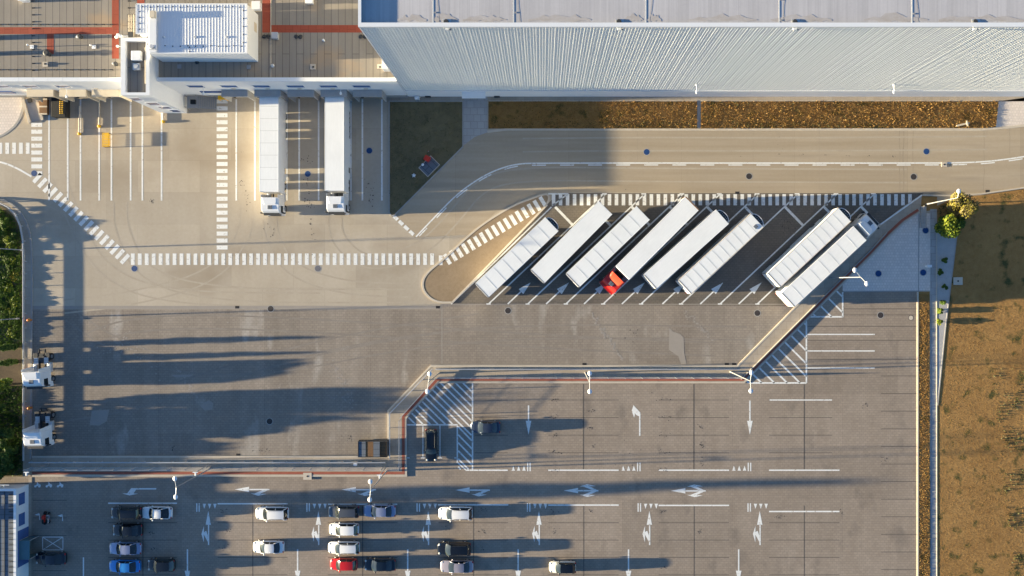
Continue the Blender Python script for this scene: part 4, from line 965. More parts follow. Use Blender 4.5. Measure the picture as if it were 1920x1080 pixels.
# ================================================================== STREET FURNITURE
def disc_cover(px, py, mat, lab, ring='kerbgrey', r=.42, z=.006):
    x, y = W(px, py); t = thing('manhole_cover', lab, 'manhole cover', (x, y, z), 0, 'round manhole covers in the paving')
    MB().cyl((0, 0, -.004), (0, 0, .004), r, r, 24).build('cover', M[mat], t)
    m = MB(); a = [(r*1.22*math.cos(k*.2618), r*1.22*math.sin(k*.2618)) for k in range(24)]
    m.flat(a, .004); m.build('ring', M[ring], t)
for px, py, mt, lab in ((64, 325, 'bluecover', 'blue manhole cover where the curved white line meets the zebra bars'), (252, 503.5, 'bluecover', 'blue manhole cover below the corner of the zebra path'),
    (596, 503.5, 'greycover', 'faded grey manhole cover below the long zebra path'), (577, 326, 'bluecover', 'blue manhole cover between the two docked trucks'),
    (692.5, 282.5, 'bluecover', 'blue manhole cover in the empty dock bay right of the trucks'), (886, 507, 'bluecover', 'blue manhole cover on the raised paved island'),
    (1212.5, 285, 'bluecover', 'blue manhole cover on the road above the red cab truck'), (1737, 284, 'bluecover', 'blue manhole cover on the road above the right hand end of the truck bays'),
    (1404.5, 330.5, 'darkcover', 'dark iron manhole cover in the lower lane above the truck bays'), (1713, 331.5, 'darkcover', 'dark iron manhole cover with pale ring near the end of the bays'),
    (507.5, 579, 'darkcover', 'dark manhole cover on the seam between pale and brown yard paving'), (952.5, 582.5, 'darkcover', 'dark manhole cover just below the first diagonal trailer'),
    (1420, 587, 'darkcover', 'dark manhole cover in the brown yard below the white cab truck'), (505.5, 790, 'darkcover', 'dark manhole cover in the tree shade of the yard'),
    (1647, 513, 'bluecover', 'blue manhole cover amid the light grey cobbles'), (1735.5, 432, 'bluecover', 'blue manhole cover at the top of the cobbled side strip'),
    (1731, 511, 'bluecover', 'blue manhole cover at the bottom of the cobbled side strip'), (1651, 591, 'darkcover', 'black manhole cover in the car park below the cobbles')):
    disc_cover(px, py, mt, lab)
disc_cover(1708, 596, 'kerb', 'pale concrete manhole cover beside the narrow grass verge', 'darkcover', .32)
def drain(px, py, lab, z=.005, w=.6, h=.38):
    x, y = W(px, py, .05); t = thing('drain_grate', lab, 'drain', (x, y, z), 0, 'rectangular drain grates along the kerbs')
    MB().box(-w/2, w/2, -h/2, h/2, -.004, .004).build('frame', M['darkcover'], t)
    m = MB()
    for k in range(6): m.box(-w/2+.06+k*.09, -w/2+.1+k*.09, -h/2+.05, h/2-.05, .004, .007)
    m.build('bars', M['black'], t)
for px, py, lab in ((444.5, 576, 'drain grate on the pale line left of the yard manhole'), (821, 576, 'drain grate at the lower tip of the paved island'), (1096, 683, 'drain grate at the kerb above the middle lamp post'),
    (1363, 683, 'left drain grate of the pair at the yard corner'), (1376.5, 683, 'right drain grate of the pair at the yard corner'), (446.5, 853, 'drain grate along the lower yard kerb'),
    (1382.5, 361.5, 'drain grate at the road edge above the truck bays'), (1852, 358.5, 'drain grate in the road beside the olive tree')): drain(px, py, lab)
def plate(px, py, lab, z=.02, s=.55):
    x, y = W(px, py); t = thing('square_cover', lab, 'access cover', (x, y, z), 0, 'square concrete access covers')
    MB().box(-s*1.2, s*1.2, -s, s, 0, .05).build('slab', M['kerb'], t); MB().cyl((0, 0, .05), (0, 0, .07), .13, .13, 12).build('lid', M['darkcover'], t)
plate(1796, 527, 'square concrete cover with dark centre lying in the dry meadow'); plate(577, 892.5, 'square concrete cover interrupting the red paving band', .1, .5); plate(1770, 308.5, 'square concrete cover on the white centre line of the road', .03, .32)

def lamp(base, heads, lab, zt=11.5):
    b = W(*base); t = thing('street_lamp', lab, 'street lamp', (b[0], b[1], 0), 0, 'white street lamps')
    hs = [Vector((*W(*h, zt), zt)) for h in heads]; top = Vector((b[0], b[1], zt))
    MB().cyl((0, 0, 0), (0, 0, zt-.3), .085, .05, 10).cyl((0, 0, 0), (0, 0, .8), .13, .13, 10).build('pole', M['greymetal'], t)
    for h in hs:
        d = h - top
        MB().cyl((0, 0, zt-.35), d*.9 + Vector((0, 0, zt)), .045, .04, 8).build('arm', M['metal'], t)
        hd = MB().ell(d + Vector((0, 0, zt)), (.29, .34, .12), 12, 6).build('lamp_head', M['white'], t, smooth=True)
        MB().cyl(d + Vector((0, 0, zt-.1)), d + Vector((0, 0, zt-.16)), .26, .24, 12).build('lens', M['lens'], hd)
lamp((397, 877), ((328, 897.5), (329.5, 932)), 'double headed lamp at the car park corner in the shade')
lamp((726, 882), ((694.5, 903), (693.5, 937)), 'double headed lamp over the left arrow beside the silver blue saloon')
lamp((1097, 699), ((1106, 700), (1106, 734)), 'double headed lamp midway along the straight buffer strip')
lamp((1369, 697), ((1409, 698.5), (1408, 733)), 'double headed lamp where the buffer strip bends to the diagonal')
lamp((824, 699), ((805.5, 701), (801.5, 734)), 'double headed lamp at the hatched corner block')
lamp((1556, 521), ((1603, 506.5), (1625.5, 532)), 'double headed lamp overhanging the light grey cobbles')
lamp((1737, 383), ((1798, 358.5),), 'single headed lamp leaning over the olive tree', 9.0)
lamp((46, 469), ((-62, 460), (-62, 482)), 'lamp post crossing the hedge at the left edge')
lamp((38, 597), ((-72, 580), (-72, 622)), 'lamp post by the left kerb near the orange post')
def camera_pole(base, lab, h=5.0):
    b = W(*base); t = thing('crossbar_pole', lab, 'pole', (b[0], b[1], 0), 0, 'slim crossbar poles along the fence')
    MB().cyl((0, 0, 0), (0, 0, h), .06, .05, 8).build('pole', M['greymetal'], t)
    MB().box(-.35, .35, -.06, .06, h, h+.12).build('crossbar', M['white'], t)
    MB().box(-.1, .1, -.5, -.06, h-.1, h+.1).build('head_box', M['white'], t, bevel=.03)
camera_pole((92, 870), 'slim pole with white crossbar at the gatehouse end of the fence'); camera_pole((395, 870), 'slim pole with white crossbar midway along the lower fence'); camera_pole((725, 875), 'slim pole with white crossbar near the fence corner by the open container')

def fence(pts, lab, step=2.5, h=1.9, z=.12):
    P_ = PP(pts, z); t = thing('mesh_fence', lab, 'fence', (P_[0][0], P_[0][1], z), 0, 'wire mesh fences along the car park')
    o = Vector(P_[0]); w = MB(); posts = []
    for a, b in zip(P_, P_[1:]):
        a, b = Vector(a)-o, Vector(b)-o; d = b-a; n = max(1, round(d.length/step)); u = d.normalized(); ang = math.atan2(d.y, d.x)
        for i in range(n): posts.append((a + d*(i/n), ang))
        for zz in (.1, .6, 1.1, h-.05): c = (a+b)/2; w.rbox((c.x, c.y, zz), (d.length, .045 if zz > h-.1 else .02, .045 if zz > h-.1 else .025), ang)
        k = int(d.length/.16)
        for i in range(k): c = a + u*(i*.16); w.rbox((c.x, c.y, h/2), (.014, .014, h), ang)
    posts.append((Vector(P_[-1])-o, ang))
    w.build('mesh_panel', M['metal'], t)
    for p, a in posts: MB().rbox((p.x, p.y, h/2+.03), (.07, .07, h+.06), a).build('post', M['metal'], t)
fence([(60, 876), (752, 876)], 'wire fence along the lower yard edge above the red band')
fence([(752, 874), (752, 786)], 'short wire fence between the open slatted container and the black car')
fence([(754, 780), (818, 709)], 'diagonal wire fence by the hatched corner block')
fence([(822, 707), (1392, 707)], 'long straight wire fence along the middle buffer strip')
def guardrail(pts, lab, step=2.04, z=.12):
    P_ = PP(pts, z); t = thing('guardrail', lab, 'guardrail', (P_[0][0], P_[0][1], z), 0, 'steel crash barriers along the yard')
    o = Vector(P_[0]); loc = [(p[0]-o.x, p[1]-o.y) for p in P_]
    MB().ribbon(loc, .07, .44, .75).ribbon(loc, .12, .66, .72).ribbon(loc, .12, .47, .53).build('rail', M['metal'], t)
    for a, b in zip(loc, loc[1:]):
        a, b = Vector(a), Vector(b); d = b-a; n = max(1, round(d.length/step))
        for i in range(n): c = a + d*(i/n); MB().rbox((c.x, c.y, .36), (.09, .12, .72), math.atan2(d.y, d.x)).build('post', M['metal'], t)
guardrail([(60, 865.5), (724, 865.5)], 'crash barrier along the lower yard kerb')
guardrail([(732, 858), (732, 774), (812, 691)], 'crash barrier on the diagonal kerb beside the open slatted container')
guardrail([(818, 691.5), (1385, 691.5)], 'crash barrier along the straight yard kerb below the trailers')
guardrail([(-300, 371), (-80, 373), (0, 379), (20, 389), (34, 402), (43, 424), (48, 452), (49, 490), (49, 560), (49, 862)], 'crash barrier curving along the hedge on the left')
# yellow barrow with slats, hydrants, bollards
x, y = W(198, 262, .8); t = thing('slatted_rack', 'yellow slatted rack standing in the left dock bays', 'rack', (x, y, 0))
m = MB()
for k in range(9): m.box(-.42, .42, -.98+k*.23, -.84+k*.23, .78, .84)
m.build('slats', M['yellow'], t)
MB().box(-.46, -.40, -1.0, 1.0, .7, .84).box(.40, .46, -1.0, 1.0, .7, .84).build('frame', M['yellow'], t)
for q in ((-.42, -.95), (.42, -.95), (-.42, .95), (.42, .95)): MB().cyl((q[0], q[1], 0), (q[0], q[1], .75), .04, .04, 6).build('leg', M['dark'], t)
m = MB()
for k in range(8): m.box(-.4, .4, -.95+k*.25, -.8+k*.25, .3, .36)
m.build('lower_shelf', M['yellow'], t)
def guide(px, y0, y1, lab):
    a, b = W(px, y0), W(px, y1); t = thing('wheel_guide', lab, 'wheel guide', (a[0], b[1], 0), 0, 'wheel guide tubes in the dock bays')
    MB().cyl((0, 0, .16), (0, a[1]-b[1], .16), .11, .11, 10).build('tube', M['kerb'], t)
    MB().cyl((0, -.1, 0), (0, -.1, .3), .2, .2, 12).ell((0, -.1, .3), (.2, .2, .1)).build('end_cap', M['yellow'], t)
for px, y0, y1, lab in ((150, 200, 250, 'wheel guide with yellow end in the second left dock bay'), (187, 190, 236, 'wheel guide ending just above the yellow slatted rack'), (307, 200, 227, 'wheel guide with yellow end beside the stair tower')): guide(px, y0, y1, lab)
for px, py, lab, mt in ((59, 600, 'small orange post on the left kerb', 'orange'), (57, 693, 'small orange post beside the upper tractor unit', 'orange'), (60, 764, 'small orange post beside the lower tractor unit', 'orange')):
    x, y = W(px, py); t = thing('kerb_post', lab, 'post', (x, y, .12)); MB().cyl((0, 0, 0), (0, 0, .7), .16, .14, 12).ell((0, 0, .7), (.17, .17, .12)).build('barrel', M[mt], t, smooth=True); MB().cyl((0, -.28, .5), (0, .28, .5), .07, .07, 8).build('outlet', M['yellow'], t)
x, y = W(415, 182, 1.2); t = thing('yellow_barrier', 'yellow safety barrier where the zebra path meets the dock wall', 'barrier', (x, y, 0)); MB().box(-.55, .55, -.3, -.22, .9, 1.05).box(-.55, .55, .22, .3, .9, 1.05).box(-.55, .55, -.22, .22, .98, 1.05).build('rail', M['yellow'], t)
for q in ((-.5, -.26), (.5, -.26), (-.5, .26), (.5, .26)): MB().cyl((q[0], q[1], 0), (q[0], q[1], .9), .05, .05, 6).build('post', M['yellow'], t)
# dock stairs under the tower
x, y = W(374, 192, .9); t = thing('dock_stairs', 'grey steel dock stairs with railing beside the stair tower', 'stairs', (x, y, 0))
m = MB()
for k in range(9): m.box(-.2+k*.26, .05+k*.26, -.85, .85, 1.0-k*.115, 1.06-k*.115)
m.build('treads', M['greymetal'], t); MB().box(-1.7, -.2, -.85, .85, 1.0, 1.08).build('landing', M['shelter'], t)
for yy in (-.85, .85): MB().cyl((-1.7, yy, 1.95), (-.2, yy, 1.95), .035, .035, 6).cyl((-.2, yy, 1.95), (2.2, yy, 1.0), .035, .035, 6).cyl((-1.7, yy, 0), (-1.7, yy, 1.95), .04, .04, 6).cyl((-.2, yy, 0), (-.2, yy, 1.95), .04, .04, 6).cyl((2.2, yy, 0), (2.2, yy, 1.0), .04, .04, 6).build('handrail', M['greymetal'], t)
MB().box(-1.1, -.4, -.3, .3, 1.08, 1.4).build('rubber_block', M['black'], t)
# gangway ramp
x, y = W(60, 205, .5); t = thing('loading_ramp', 'pale steel loading ramp with two side plates at the left docks', 'ramp', (x, y, 0), .2)
MB().add([(-.75, -1.6, .05), (.75, -1.6, .05), (.75, 1.6, .5), (-.75, 1.6, .5), (-.75, -1.6, 0), (.75, -1.6, 0), (.75, 1.6, .4), (-.75, 1.6, .4)], [(0, 1, 2, 3), (7, 6, 5, 4), (0, 4, 5, 1), (1, 5, 6, 2), (2, 6, 7, 3), (3, 7, 4, 0)]).build('deck', M['kerbgrey'], t)
for s in (-1, 1): MB().add([(s*.95-.18, -1.7, 0), (s*.95+.18, -1.7, 0), (s*.95+.18, 1.6, 0), (s*.95-.18, 1.6, 0), (s*.95-.18, -1.7, .2), (s*.95+.18, -1.7, .2), (s*.95+.18, 1.6, .6), (s*.95-.18, 1.6, .6)], [(3, 2, 1, 0), (4, 5, 6, 7), (0, 1, 5, 4), (1, 2, 6, 5), (2, 3, 7, 6), (3, 0, 4, 7)]).build('side_plate', M['cream'], t)
MB().box(-.3, .3, 1.0, 1.6, .52, .68).build('bumper_block', M['black'], t)
x, y = W(81, 200, .6); t = thing('timber_crate', 'brown timber crate between the loading ramp and the dark container', 'crate', (x, y, 0))
MB().box(-.55, .55, -1.1, 1.1, .08, .62).build('body', M['wood'], t); [MB().box(-.6, .6, q-.1, q+.1, .62, .7).build('batten', M['cream'], t) for q in (-1.05, 0, 1.05)]
x, y = W(109, 201, 1.3); t = thing('container', 'black container with a double row of yellow caps in the left dock bay', 'container', (x, y, 0))
MB().box(-1.0, 1.0, -1.35, 1.35, .1, 1.3).build('body', M['black'], t, bevel=.04)
for k in range(8):
    for xx in (.3, .62): MB().ell((xx, -.85+k*.27, 1.32), (.11, .1, .08), 8, 5).build('cap', M['yellow'], t)
for q in ((-.8, -1.1), (.8, -1.1), (-.8, 1.1), (.8, 1.1)): MB().box(q[0]-.1, q[0]+.1, q[1]-.1, q[1]+.1, 0, .1).build('foot', M['black'], t)
# utility pad on the grass island
x, y = W(805, 312); t = thing('utility_pad', 'dark square utility pad with pale edging on the grass island', 'utility pad', (x, y, .08), -.78)
MB().box(-.95, .95, -1.25, 1.25, 0, .06).build('edging', M['kerb'], t); MB().box(-.86, .86, -1.16, 1.16, .06, .075).build('slab', M['slate'], t)
x, y = W(800.5, 297, .9); t = thing('metal_cabinet', 'red cabinet standing on the corner of the dark utility pad', 'cabinet', (x, y, .14), -.5); MB().box(-.36, .36, -.34, .34, 0, .85).build('body', M['boxred'], t, bevel=.03); MB().box(-.4, .4, -.38, .38, .85, .92).build('lid', M['boxred'], t, bevel=.02); MB().box(.36, .38, -.28, .28, .1, .75).build('door', M['cabred'], t)
x, y = W(793, 309, .3); t = thing('vent_pipe', 'small white vent pipe on the dark utility pad', 'vent', (x, y, .155)); MB().cyl((0, 0, 0), (0, 0, .35), .12, .12, 12).build('pipe', M['white'], t); MB().ell((0, 0, .38), (.2, .2, .09)).build('cap', M['white'], t)
x, y = W(776, 329, .3); t = thing('star_marker', 'white star shaped marker lying on the dark grass island', 'marker', (x, y, .1))
a = [((.34 if k % 2 == 0 else .16)*math.cos(k*PI/5+.3), (.34 if k % 2 == 0 else .16)*math.sin(k*PI/5+.3)) for k in range(10)]; MB().prism(a, .18, .26).build('star_plate', M['white'], t); MB().cyl((0, 0, 0), (0, 0, .18), .05, .05, 8).build('stem', M['dark'], t)
x, y = W(803, 283, .3); t = thing('marker_post', 'tiny pale marker post on the grass above the red cabinet', 'marker', (x, y, .08)); MB().cyl((0, 0, 0), (0, 0, .4), .05, .05, 8).build('post', M['white'], t); MB().ell((0, 0, .42), (.07, .07, .05)).build('cap', M['boxred'], t)
x, y = W(1806, 233, .3); t = thing('timber_plank', 'pale plank lying in the dry grass at the right end of the strip', 'plank', (x, y, .22), .22); MB().box(-.95, .95, -.12, .12, 0, .06).build('board', M['cream'], t); MB().box(.5, .7, -.4, .4, .06, .11).build('cross_piece', M['cream'], t)
x, y = W(1742.5, 499, .8); t = thing('utility_cabinet', 'small white utility cabinet beside the walkway', 'cabinet', (x, y, .014)); MB().box(-.3, .3, -.14, .14, 0, .8).build('body', M['white'], t, bevel=.02); MB().box(-.34, .34, -.18, .18, .8, .86).build('lid', M['white'], t); MB().box(-.26, .26, -.16, -.14, .1, .7).build('door', M['white'], t)
x, y = W(578+171, 0, 0)
m = None
for px, py, lab in ((668, 869, 'small white junction box on the lower buffer strip'),):
    x, y = W(px, py); t = thing('junction_box', lab, 'cabinet', (x, y, .12)); MB().box(-.22, .22, -.14, .14, 0, .5).build('body', M['white'], t, bevel=.02); MB().box(-.25, .25, -.17, .17, .5, .55).build('lid', M['white'], t)
# big steel gate posts / bench at the corner by the trees
x, y = W(1733, 405, .5); t = thing('low_railing', 'grey rectangular slab with low railing beside the curved kerb', 'railing', (x, y, .0)); 
m = MB(); 
for k in range(14): m.cyl((-.5, -1.6+k*.22, .1), (-.5, -1.6+k*.22, 1.5), .02, .02, 5)
m.build('bars', M['greymetal'], t); MB().cyl((-.5, -1.7, 1.5), (-.5, 1.4, 1.5), .04, .04, 6).cyl((-.5, -1.7, .1), (-.5, 1.4, .1), .04, .04, 6).build('frame', M['greymetal'], t); MB().box(-.3, .5, -1.7, 1.4, 0, .12).build('base_slab', M['slab'], t)
# ================================================================== PLANTS
def leaves(centers, radii, n, size, rng=RNG, shell=.55, up=.35):
    """leaf-sized quads spread through overlapping clumps"""
    c = np.asarray(centers, float); r = np.asarray(radii, float); k = len(c)
    idx = rng.integers(0, k, n)
    d = rng.normal(size=(n, 3)); d /= np.linalg.norm(d, axis=1)[:, None]
    rad = rng.uniform(shell, 1.05, n)**.8
    p = c[idx] + d*rad[:, None]*r[idx]
    nrm = d + rng.normal(size=(n, 3))*.55 + np.array([0, 0, up]); nrm /= np.linalg.norm(nrm, axis=1)[:, None]
    t = np.cross(nrm, rng.normal(size=(n, 3))); t /= np.linalg.norm(t, axis=1)[:, None]; b = np.cross(nrm, t)
    s = size*rng.uniform(.5, 1.2, n)[:, None]
    v = np.stack([p - t*s, p - b*s*.55 + nrm*s*.1, p + t*s, p + b*s*.55 + nrm*s*.1], 1)
    v[:, :, 2] = np.maximum(v[:, :, 2], .03)
    return v.reshape(-1, 3)
def leafmesh(name, v, mat, parent=None):
    me = bpy.data.meshes.new(name); n = len(v)//4
    me.vertices.add(4*n); me.vertices.foreach_set('co', v.astype(np.float32).ravel())
    me.loops.add(4*n); me.loops.foreach_set('vertex_index', np.arange(4*n, dtype=np.int32))
    me.polygons.add(n); me.polygons.foreach_set('loop_start', np.arange(0, 4*n, 4, dtype=np.int32))
    me.polygons.foreach_set('loop_total', np.full(n, 4, dtype=np.int32)); me.update(calc_edges=True); me.materials.append(mat)
    o = bpy.data.objects.new(name, me); COL.objects.link(o)
    if parent: o.parent = parent
    return o
def plant(name, lab, cat, px, py, rx, ry, h, mats, n, size, z=.16, clumps=14, base=.1, group=None, column=False, trunk=True, tip=None, at=None):
    x, y = at or W(px, py); t = thing(name, lab, cat, (x, y, z), 0, group)
    cs, rs = [], []
    if column:
        k = clumps
        for i in range(k):
            u = (i+.5)/k; w = (math.sin(math.pi*min(1, .18+u*.55))**.7)*(1-u**3*.75)
            cs.append((random.uniform(-.12, .12)*rx, random.uniform(-.12, .12)*ry, base*h+u*h*(1-base))); rs.append((rx*w*random.uniform(.8, 1.05), ry*w*random.uniform(.8, 1.05), h/k*1.1))
    else:
        for i in range(clumps):
            a = random.random()*6.283; q = math.sqrt(random.random())*.72; zz = random.uniform(.25, .85)
            k = math.sqrt(max(.1, 1-((zz-.45)/.6)**2))
            cs.append((q*rx*k*math.cos(a), q*ry*k*math.sin(a), h*(base+(1-base)*zz))); f = random.uniform(.26, .46)
            rs.append((rx*f, ry*f, h*(1-base)*f*.62))
    leafmesh('crown', leaves(cs, rs, n, size), M[mats[0]], t)
    if len(mats) > 1 and mats[1]:
        top = sorted(range(len(cs)), key=lambda i: -cs[i][2] + cs[i][0]*.5)[:max(2, len(cs)//2)]  # top and sun-facing clumps; mostly lighter leaf colours paint sunlight onto them
        leafmesh('sunward_leaves', leaves([cs[i] for i in top], [tuple(1.08*q for q in rs[i]) for i in top], n//3, size*.9, shell=.8), M[mats[1]], t)
    m = MB(); r = max(.04, min(.22, h*.03)); hh = h*(base+.45*(1-base))
    m.cyl((0, 0, -.1), (.05*rx, 0, hh*.55), r, r*.75, 8)
    for i in range(0, len(cs), 2): c = cs[i]; m.cyl((.05*rx, 0, hh*.5), c, r*.5, r*.15, 5)
    m.build('trunk', M['bark'], t)
    return t
LOWG = 'low shrubs of the left hedge'
rows = [(402, 4, .9, 'dark'), (420, 18, 1.0, 'dark'), (436, 8, .9, 'mid'), (447, 27, .9, 'y'), (462, 26, .8, 'mid'), (480, 15, 1.1, 'dark'), (488, 33, .8, 'y'), (503, 28, 1.0, 'dark'), (520, 34, .8, 'y2'), (526, 12, 1.2, 'dark'),
        (545, 27, 1.0, 'mid'), (562, 12, 1.2, 'dark'), (566, 34, .8, 'mid'), (584, 28, 1.1, 'y'), (592, 14, 1.1, 'dark'), (607, 32, 1.0, 'dark'), (622, 28, 1.1, 'y'), (470, 2, 1.0, 'mid'), (440, -2, .9, 'o')]
look = {'dark': 'dark green', 'mid': 'fresh green', 'y': 'yellow green', 'y2': 'green and yellow', 'o': 'orange tinged'}
where = ['at the start of the kerb curve', 'inside the kerb curve under the first', 'near the left edge below the curve', 'close to the barrier where the curve ends', 'just above the lamp post', 'left of the lamp post foot', 'right below the lamp post',
         'against the barrier below the lamp', 'touching the barrier midway down', 'behind the yellow one midway down', 'before the barrier left of the shaded kerb', 'deep in the hedge near the left edge', 'tight against the barrier lower down', 'just above the orange post',
         'deep in the hedge above the orange post', 'beside the orange post', 'last before the thin hedge columns', 'cut by the left edge at the lamp post', 'cut by the left edge below the curve']
for (py, px, r, kk), wh_ in zip(rows, where):
    mats = {'dark': ('leafmid', 'leafmid'), 'mid': ('leafmid', 'leafbright'), 'y': ('leafmid', 'leafbright'), 'y2': ('leafmid', 'leafyellow'), 'o': ('leafmid', 'leafyellow')}[kk]
    plant('hedge_shrub', f'{look[kk]} low shrub {wh_}', 'shrub', px, py, r*1.15, r*1.15, (random.uniform(.95, 1.25) if py < 455 else random.uniform(.22, .38)), mats, 620, .14, clumps=11, base=.05, group=LOWG)
for k, (px, py, h, w) in enumerate(((34, 649, 4.3, .55), (34, 677, 4.2, .52))):
    plant('hedge_column', ['slim dark conifer column above the bare soil gap', 'slim dark conifer column below the bare soil gap'][k], 'conifer', px, py, w, w, h, ('leafdark', 'leafmid'), 2300, .13, clumps=14, column=True, base=.03, group='slim conifer columns')
plant('young_tree', 'bright yellow green tree beside the upper tractor unit', 'tree', 24, 719, 1.1, 1.1, 3.8, ('leafmid', 'leafbright'), 2600, .2, clumps=16, base=.12)
G5 = 'dense dark trees at the lower left'
for k, (px, py, rx, h, lab) in enumerate(((12, 757, 1.25, 5.6, 'dark bushy tree directly below the bright yellow green tree'), (30, 806, 1.0, 3.0, 'dark bushy tree level with the lower tractor unit wheels'), (2, 778, 1.75, 7.5, 'tallest dark tree at the left edge casting the longest shadow'),
     (26, 836, 1.5, 2.9, 'low dark tree beside the lower tractor cab'), (22, 864, 1.5, 2.7, 'low dark tree just above the gatehouse'), (8, 885, 1.4, 2.4, 'dark bush touching the gatehouse roof'))):
    plant('dark_tree', lab, 'tree', px, py, rx, rx*.95, h, ('leafdark', 'leafmid' if k in (0, 3) else None), 2600, .22, clumps=18, base=.05, group=G5)
# trees beyond the left edge that throw the long bands of shade
plant('poplar', 'tall poplar beyond the left edge throwing the long shadow band over the lane arrows', 'tree', 0, 0, 1.3, 1.35, 14.5, ('leafdark', 'leafmid'), 5200, .24, clumps=26, column=True, base=.02, z=-.05, at=(W(-190, 956)))
for k, (px, py, h, r) in enumerate(((-40, 862, 3.5, 2.4), (-30, 799, 5.9, 1.5))):
    plant('dark_tree', ['dark tree hidden beyond the left edge behind the gatehouse', 'dark tree hidden beyond the left edge behind the tallest tree'][k], 'tree', px, py, r, r, h, ('leafdark', None), 2600, .26, clumps=18, base=.02, group=G5)
# right side
plant('olive_tree', 'loose olive tan tree under the single headed lamp', 'tree', 1790, 388, 2.1, 2.1, 3.4, ('leaftan', 'leafolive'), 2600, .17, clumps=20, base=.25, z=.03)
plant('olive_shrub', 'grey olive shrub between the tan tree and the bright green tree', 'shrub', 1796, 402, 1.55, 1.3, 2.2, ('leaftan', None), 1300, .15, clumps=12, base=.1, z=.03)
plant('green_tree', 'bright green tree just below the olive tan tree', 'tree', 1771, 427, 2.0, 1.95, 3.0, ('leafmid', 'leafbright'), 3000, .21, clumps=18, base=.2, z=.03)
for k, (px, py, r, kk) in enumerate(((1769, 488, .52, 'leafmid'), (1760, 510.5, .5, 'leafmid'), (1768, 538, .48, 'leafmid'), (1765, 566, .42, 'leafmid'), (1760, 582.5, .5, 'leafbright'), (1759, 603.5, .5, 'leafbright'))):
    plant('bed_shrub', f'{["dark green round shrub topmost in the gravel bed", "dark green round shrub level with the square meadow cover", "dark green round shrub third from the top of the bed", "small green round shrub between bed edging and walkway", "yellow green round shrub near the lower end of the bed", "yellow green round shrub lowest in the bed beside the drop of the meadow"][k]}'.replace(' beside the drop of the meadow', ''), 'shrub', px, py, r, r, .85, (kk, 'leafmid'), 420, .13, z=.03, clumps=9, base=.03, group='round shrubs in the gravel bed')
# grass: many small blades, one mesh for each stretch
def inside(P_, poly):
    x, y = P_[:, 0], P_[:, 1]; r = np.zeros(len(P_), bool); n = len(poly); j = n-1
    for i in range(n):
        xi, yi = poly[i]; xj, yj = poly[j]
        c = ((yi > y) != (yj > y)) & (x < (xj-xi)*(y-yi)/(yj-yi+1e-12)+xi); r ^= c; j = i
    return r
def tufts(name, poly, dens, h, mat, z, w=.07, seed=1, clump=None):
    rng = np.random.default_rng(seed); a = np.array(poly); lo, hi = a.min(0), a.max(0)
    n = int((hi-lo).prod()*dens); p = rng.uniform(lo, hi, (n, 2)); p = p[inside(p, poly)]
    if clump:
        f = np.sin(p[:, 0]*clump+3*np.sin(p[:, 1]*.7*clump))+np.sin(p[:, 1]*clump*1.3+2*np.sin(p[:, 0]*.5*clump)); p = p[f > rng.uniform(-1.4, 1.2, len(p))]
    n = len(p); ang = rng.uniform(0, 6.283, n); hh = h*rng.uniform(.4, 1.25, n); ln = rng.uniform(.2, .9, n)*hh
    d = np.stack([np.cos(ang), np.sin(ang)], 1); c = np.stack([-d[:, 1], d[:, 0]], 1)
    ww = w*rng.uniform(.6, 1.5, n)[:, None]; v = np.zeros((n, 4, 3))
    v[:, 0, :2] = p - c*ww; v[:, 1, :2] = p + c*ww; v[:, 2, :2] = p + d*ln[:, None] + c*ww*.5; v[:, 3, :2] = p + d*ln[:, None] - c*ww*.5
    v[:, 0, 2] = v[:, 1, 2] = z; v[:, 2, 2] = v[:, 3, 2] = z + hh
    o = leafmesh(name, v.reshape(-1, 3), M[mat]); o['kind'] = 'stuff'
g1 = PP(gs1); g2 = PP(gs2)
tufts('dry_grass', g1, 170, .11, 'grassdry', .05, .022, 1); tufts('dry_grass', g2, 170, .11, 'grassdry', .05, .022, 2)
tufts('tall_dry_grass', g1, 16, .2, 'grassdry', .05, .04, 21, clump=.9); tufts('tall_dry_grass', g2, 16, .2, 'grassdry', .05, .04, 22, clump=.9)
tufts('weeds', g1, 6, .16, 'grassgreen', .05, .05, 23, clump=.55); tufts('weeds', g2, 6, .16, 'grassgreen', .05, .05, 24, clump=.55)
tufts('green_grass', PP([(916, 228), (1307, 228), (1307, 241), (916, 241)]), 18, .16, 'grassgreen', .05, .05, 3); tufts('green_grass', PP([(1314, 229), (1660, 231), (1660, 241), (1314, 241)]), 14, .16, 'grassgreen', .05, .05, 4)
tufts('dull_grass', PP(gi), 16, .10, 'grassgreen', .08, .05, 5, clump=1.6)
tufts('dry_grass', PP([(1797, 430), (1760, 385), (1840, 369), (1930, 356), (2060, 345), (2060, 1120), (1760, 1120), (1760, 740), (1775, 612)]), 70, .035, 'grassdry', .018, .02, 6)
tufts('green_grass', PP([(1860, 690), (1960, 690), (1960, 1100), (1900, 1100)]), 10, .16, 'grassgreen', .018, .06, 7, clump=.8)
tufts('dry_grass', PP([(1723, 550), (1742, 550), (1743, 1100), (1723, 1100)]), 130, .10, 'grassdry', .04, .024, 8)
tufts('ground_cover', PP([(-60, 392), (14, 396), (28, 410), (40, 440), (43, 490), (43, 650), (-60, 652)]), 70, .16, 'leafmid', .16, .09, 9)
tufts('ground_cover', PP([(-60, 724), (43, 724), (43, 890), (-60, 890)]), 40, .35, 'leafdark', .16, .09, 10)
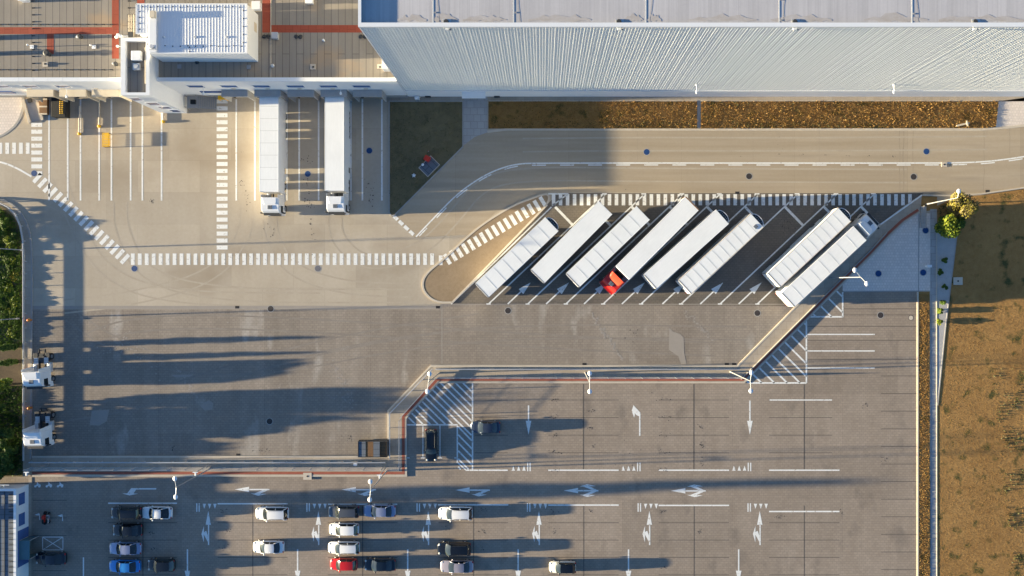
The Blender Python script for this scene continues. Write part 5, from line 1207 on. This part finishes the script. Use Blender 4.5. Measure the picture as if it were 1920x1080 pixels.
tufts('weed_leaves', PP([(1757, 388), (1790, 374), (1797, 428), (1758, 416)]), 30, .25, 'grassgreen', .02, .07, 12)

# ================================================================== LIGHT, SKY, CAMERA
SUN_EL, SUN_AZ = math.radians(6.0), math.radians(181.75)
SC.world = bpy.data.worlds.new('World'); SC.world.use_nodes = True
nt = SC.world.node_tree; bg = nt.nodes['Background']
sky = nt.nodes.new('ShaderNodeTexSky'); sky.sky_type = 'NISHITA'; sky.sun_disc = False
sky.sun_elevation = SUN_EL; sky.sun_rotation = math.pi/2 - SUN_AZ; sky.altitude = 200; sky.air_density = 1.0; sky.dust_density = 1.2; sky.ozone_density = 2.5
tint = nt.nodes.new('ShaderNodeMix'); tint.data_type = 'RGBA'; tint.blend_type = 'MULTIPLY'; tint.inputs['Factor'].default_value = 1
tint.inputs['B'].default_value = (.77, .99, 1.25, 1); nt.links.new(sky.outputs[0], tint.inputs['A']); nt.links.new(tint.outputs['Result'], bg.inputs['Color']); bg.inputs['Strength'].default_value = SKY_STRENGTH
sl = bpy.data.lights.new('sun', 'SUN'); sl.energy = SUN_STRENGTH; sl.angle = math.radians(.5); sl.color = SUN_COLOR
so = bpy.data.objects.new('sun', sl); COL.objects.link(so)
dr = Vector((-math.cos(SUN_AZ)*math.cos(SUN_EL), -math.sin(SUN_AZ)*math.cos(SUN_EL), -math.sin(SUN_EL)))
so.rotation_euler = dr.to_track_quat('-Z', 'Y').to_euler(); so.location = (-40, 0, 60)
cd = bpy.data.cameras.new('camera'); cam = bpy.data.objects.new('camera', cd); COL.objects.link(cam)
cam.location = ((NX-960)/PXM, -(NY-540)/PXM, CAMZ); cam.rotation_euler = (0, 0, 0)
cd.sensor_width = 36; cd.sensor_fit = 'HORIZONTAL'; cd.lens = 36*CAMZ/(1920/PXM)
cd.shift_x = -(NX-960)/1920; cd.shift_y = (NY-540)/1920
cd.clip_start = 1; cd.clip_end = 6000
SC.camera = cam
SC.view_settings.view_transform = 'Standard'; SC.view_settings.look = 'None'; SC.view_settings.gamma = 1; SC.view_settings.use_curve_mapping = False
SC.view_settings.exposure = EXPOSURE
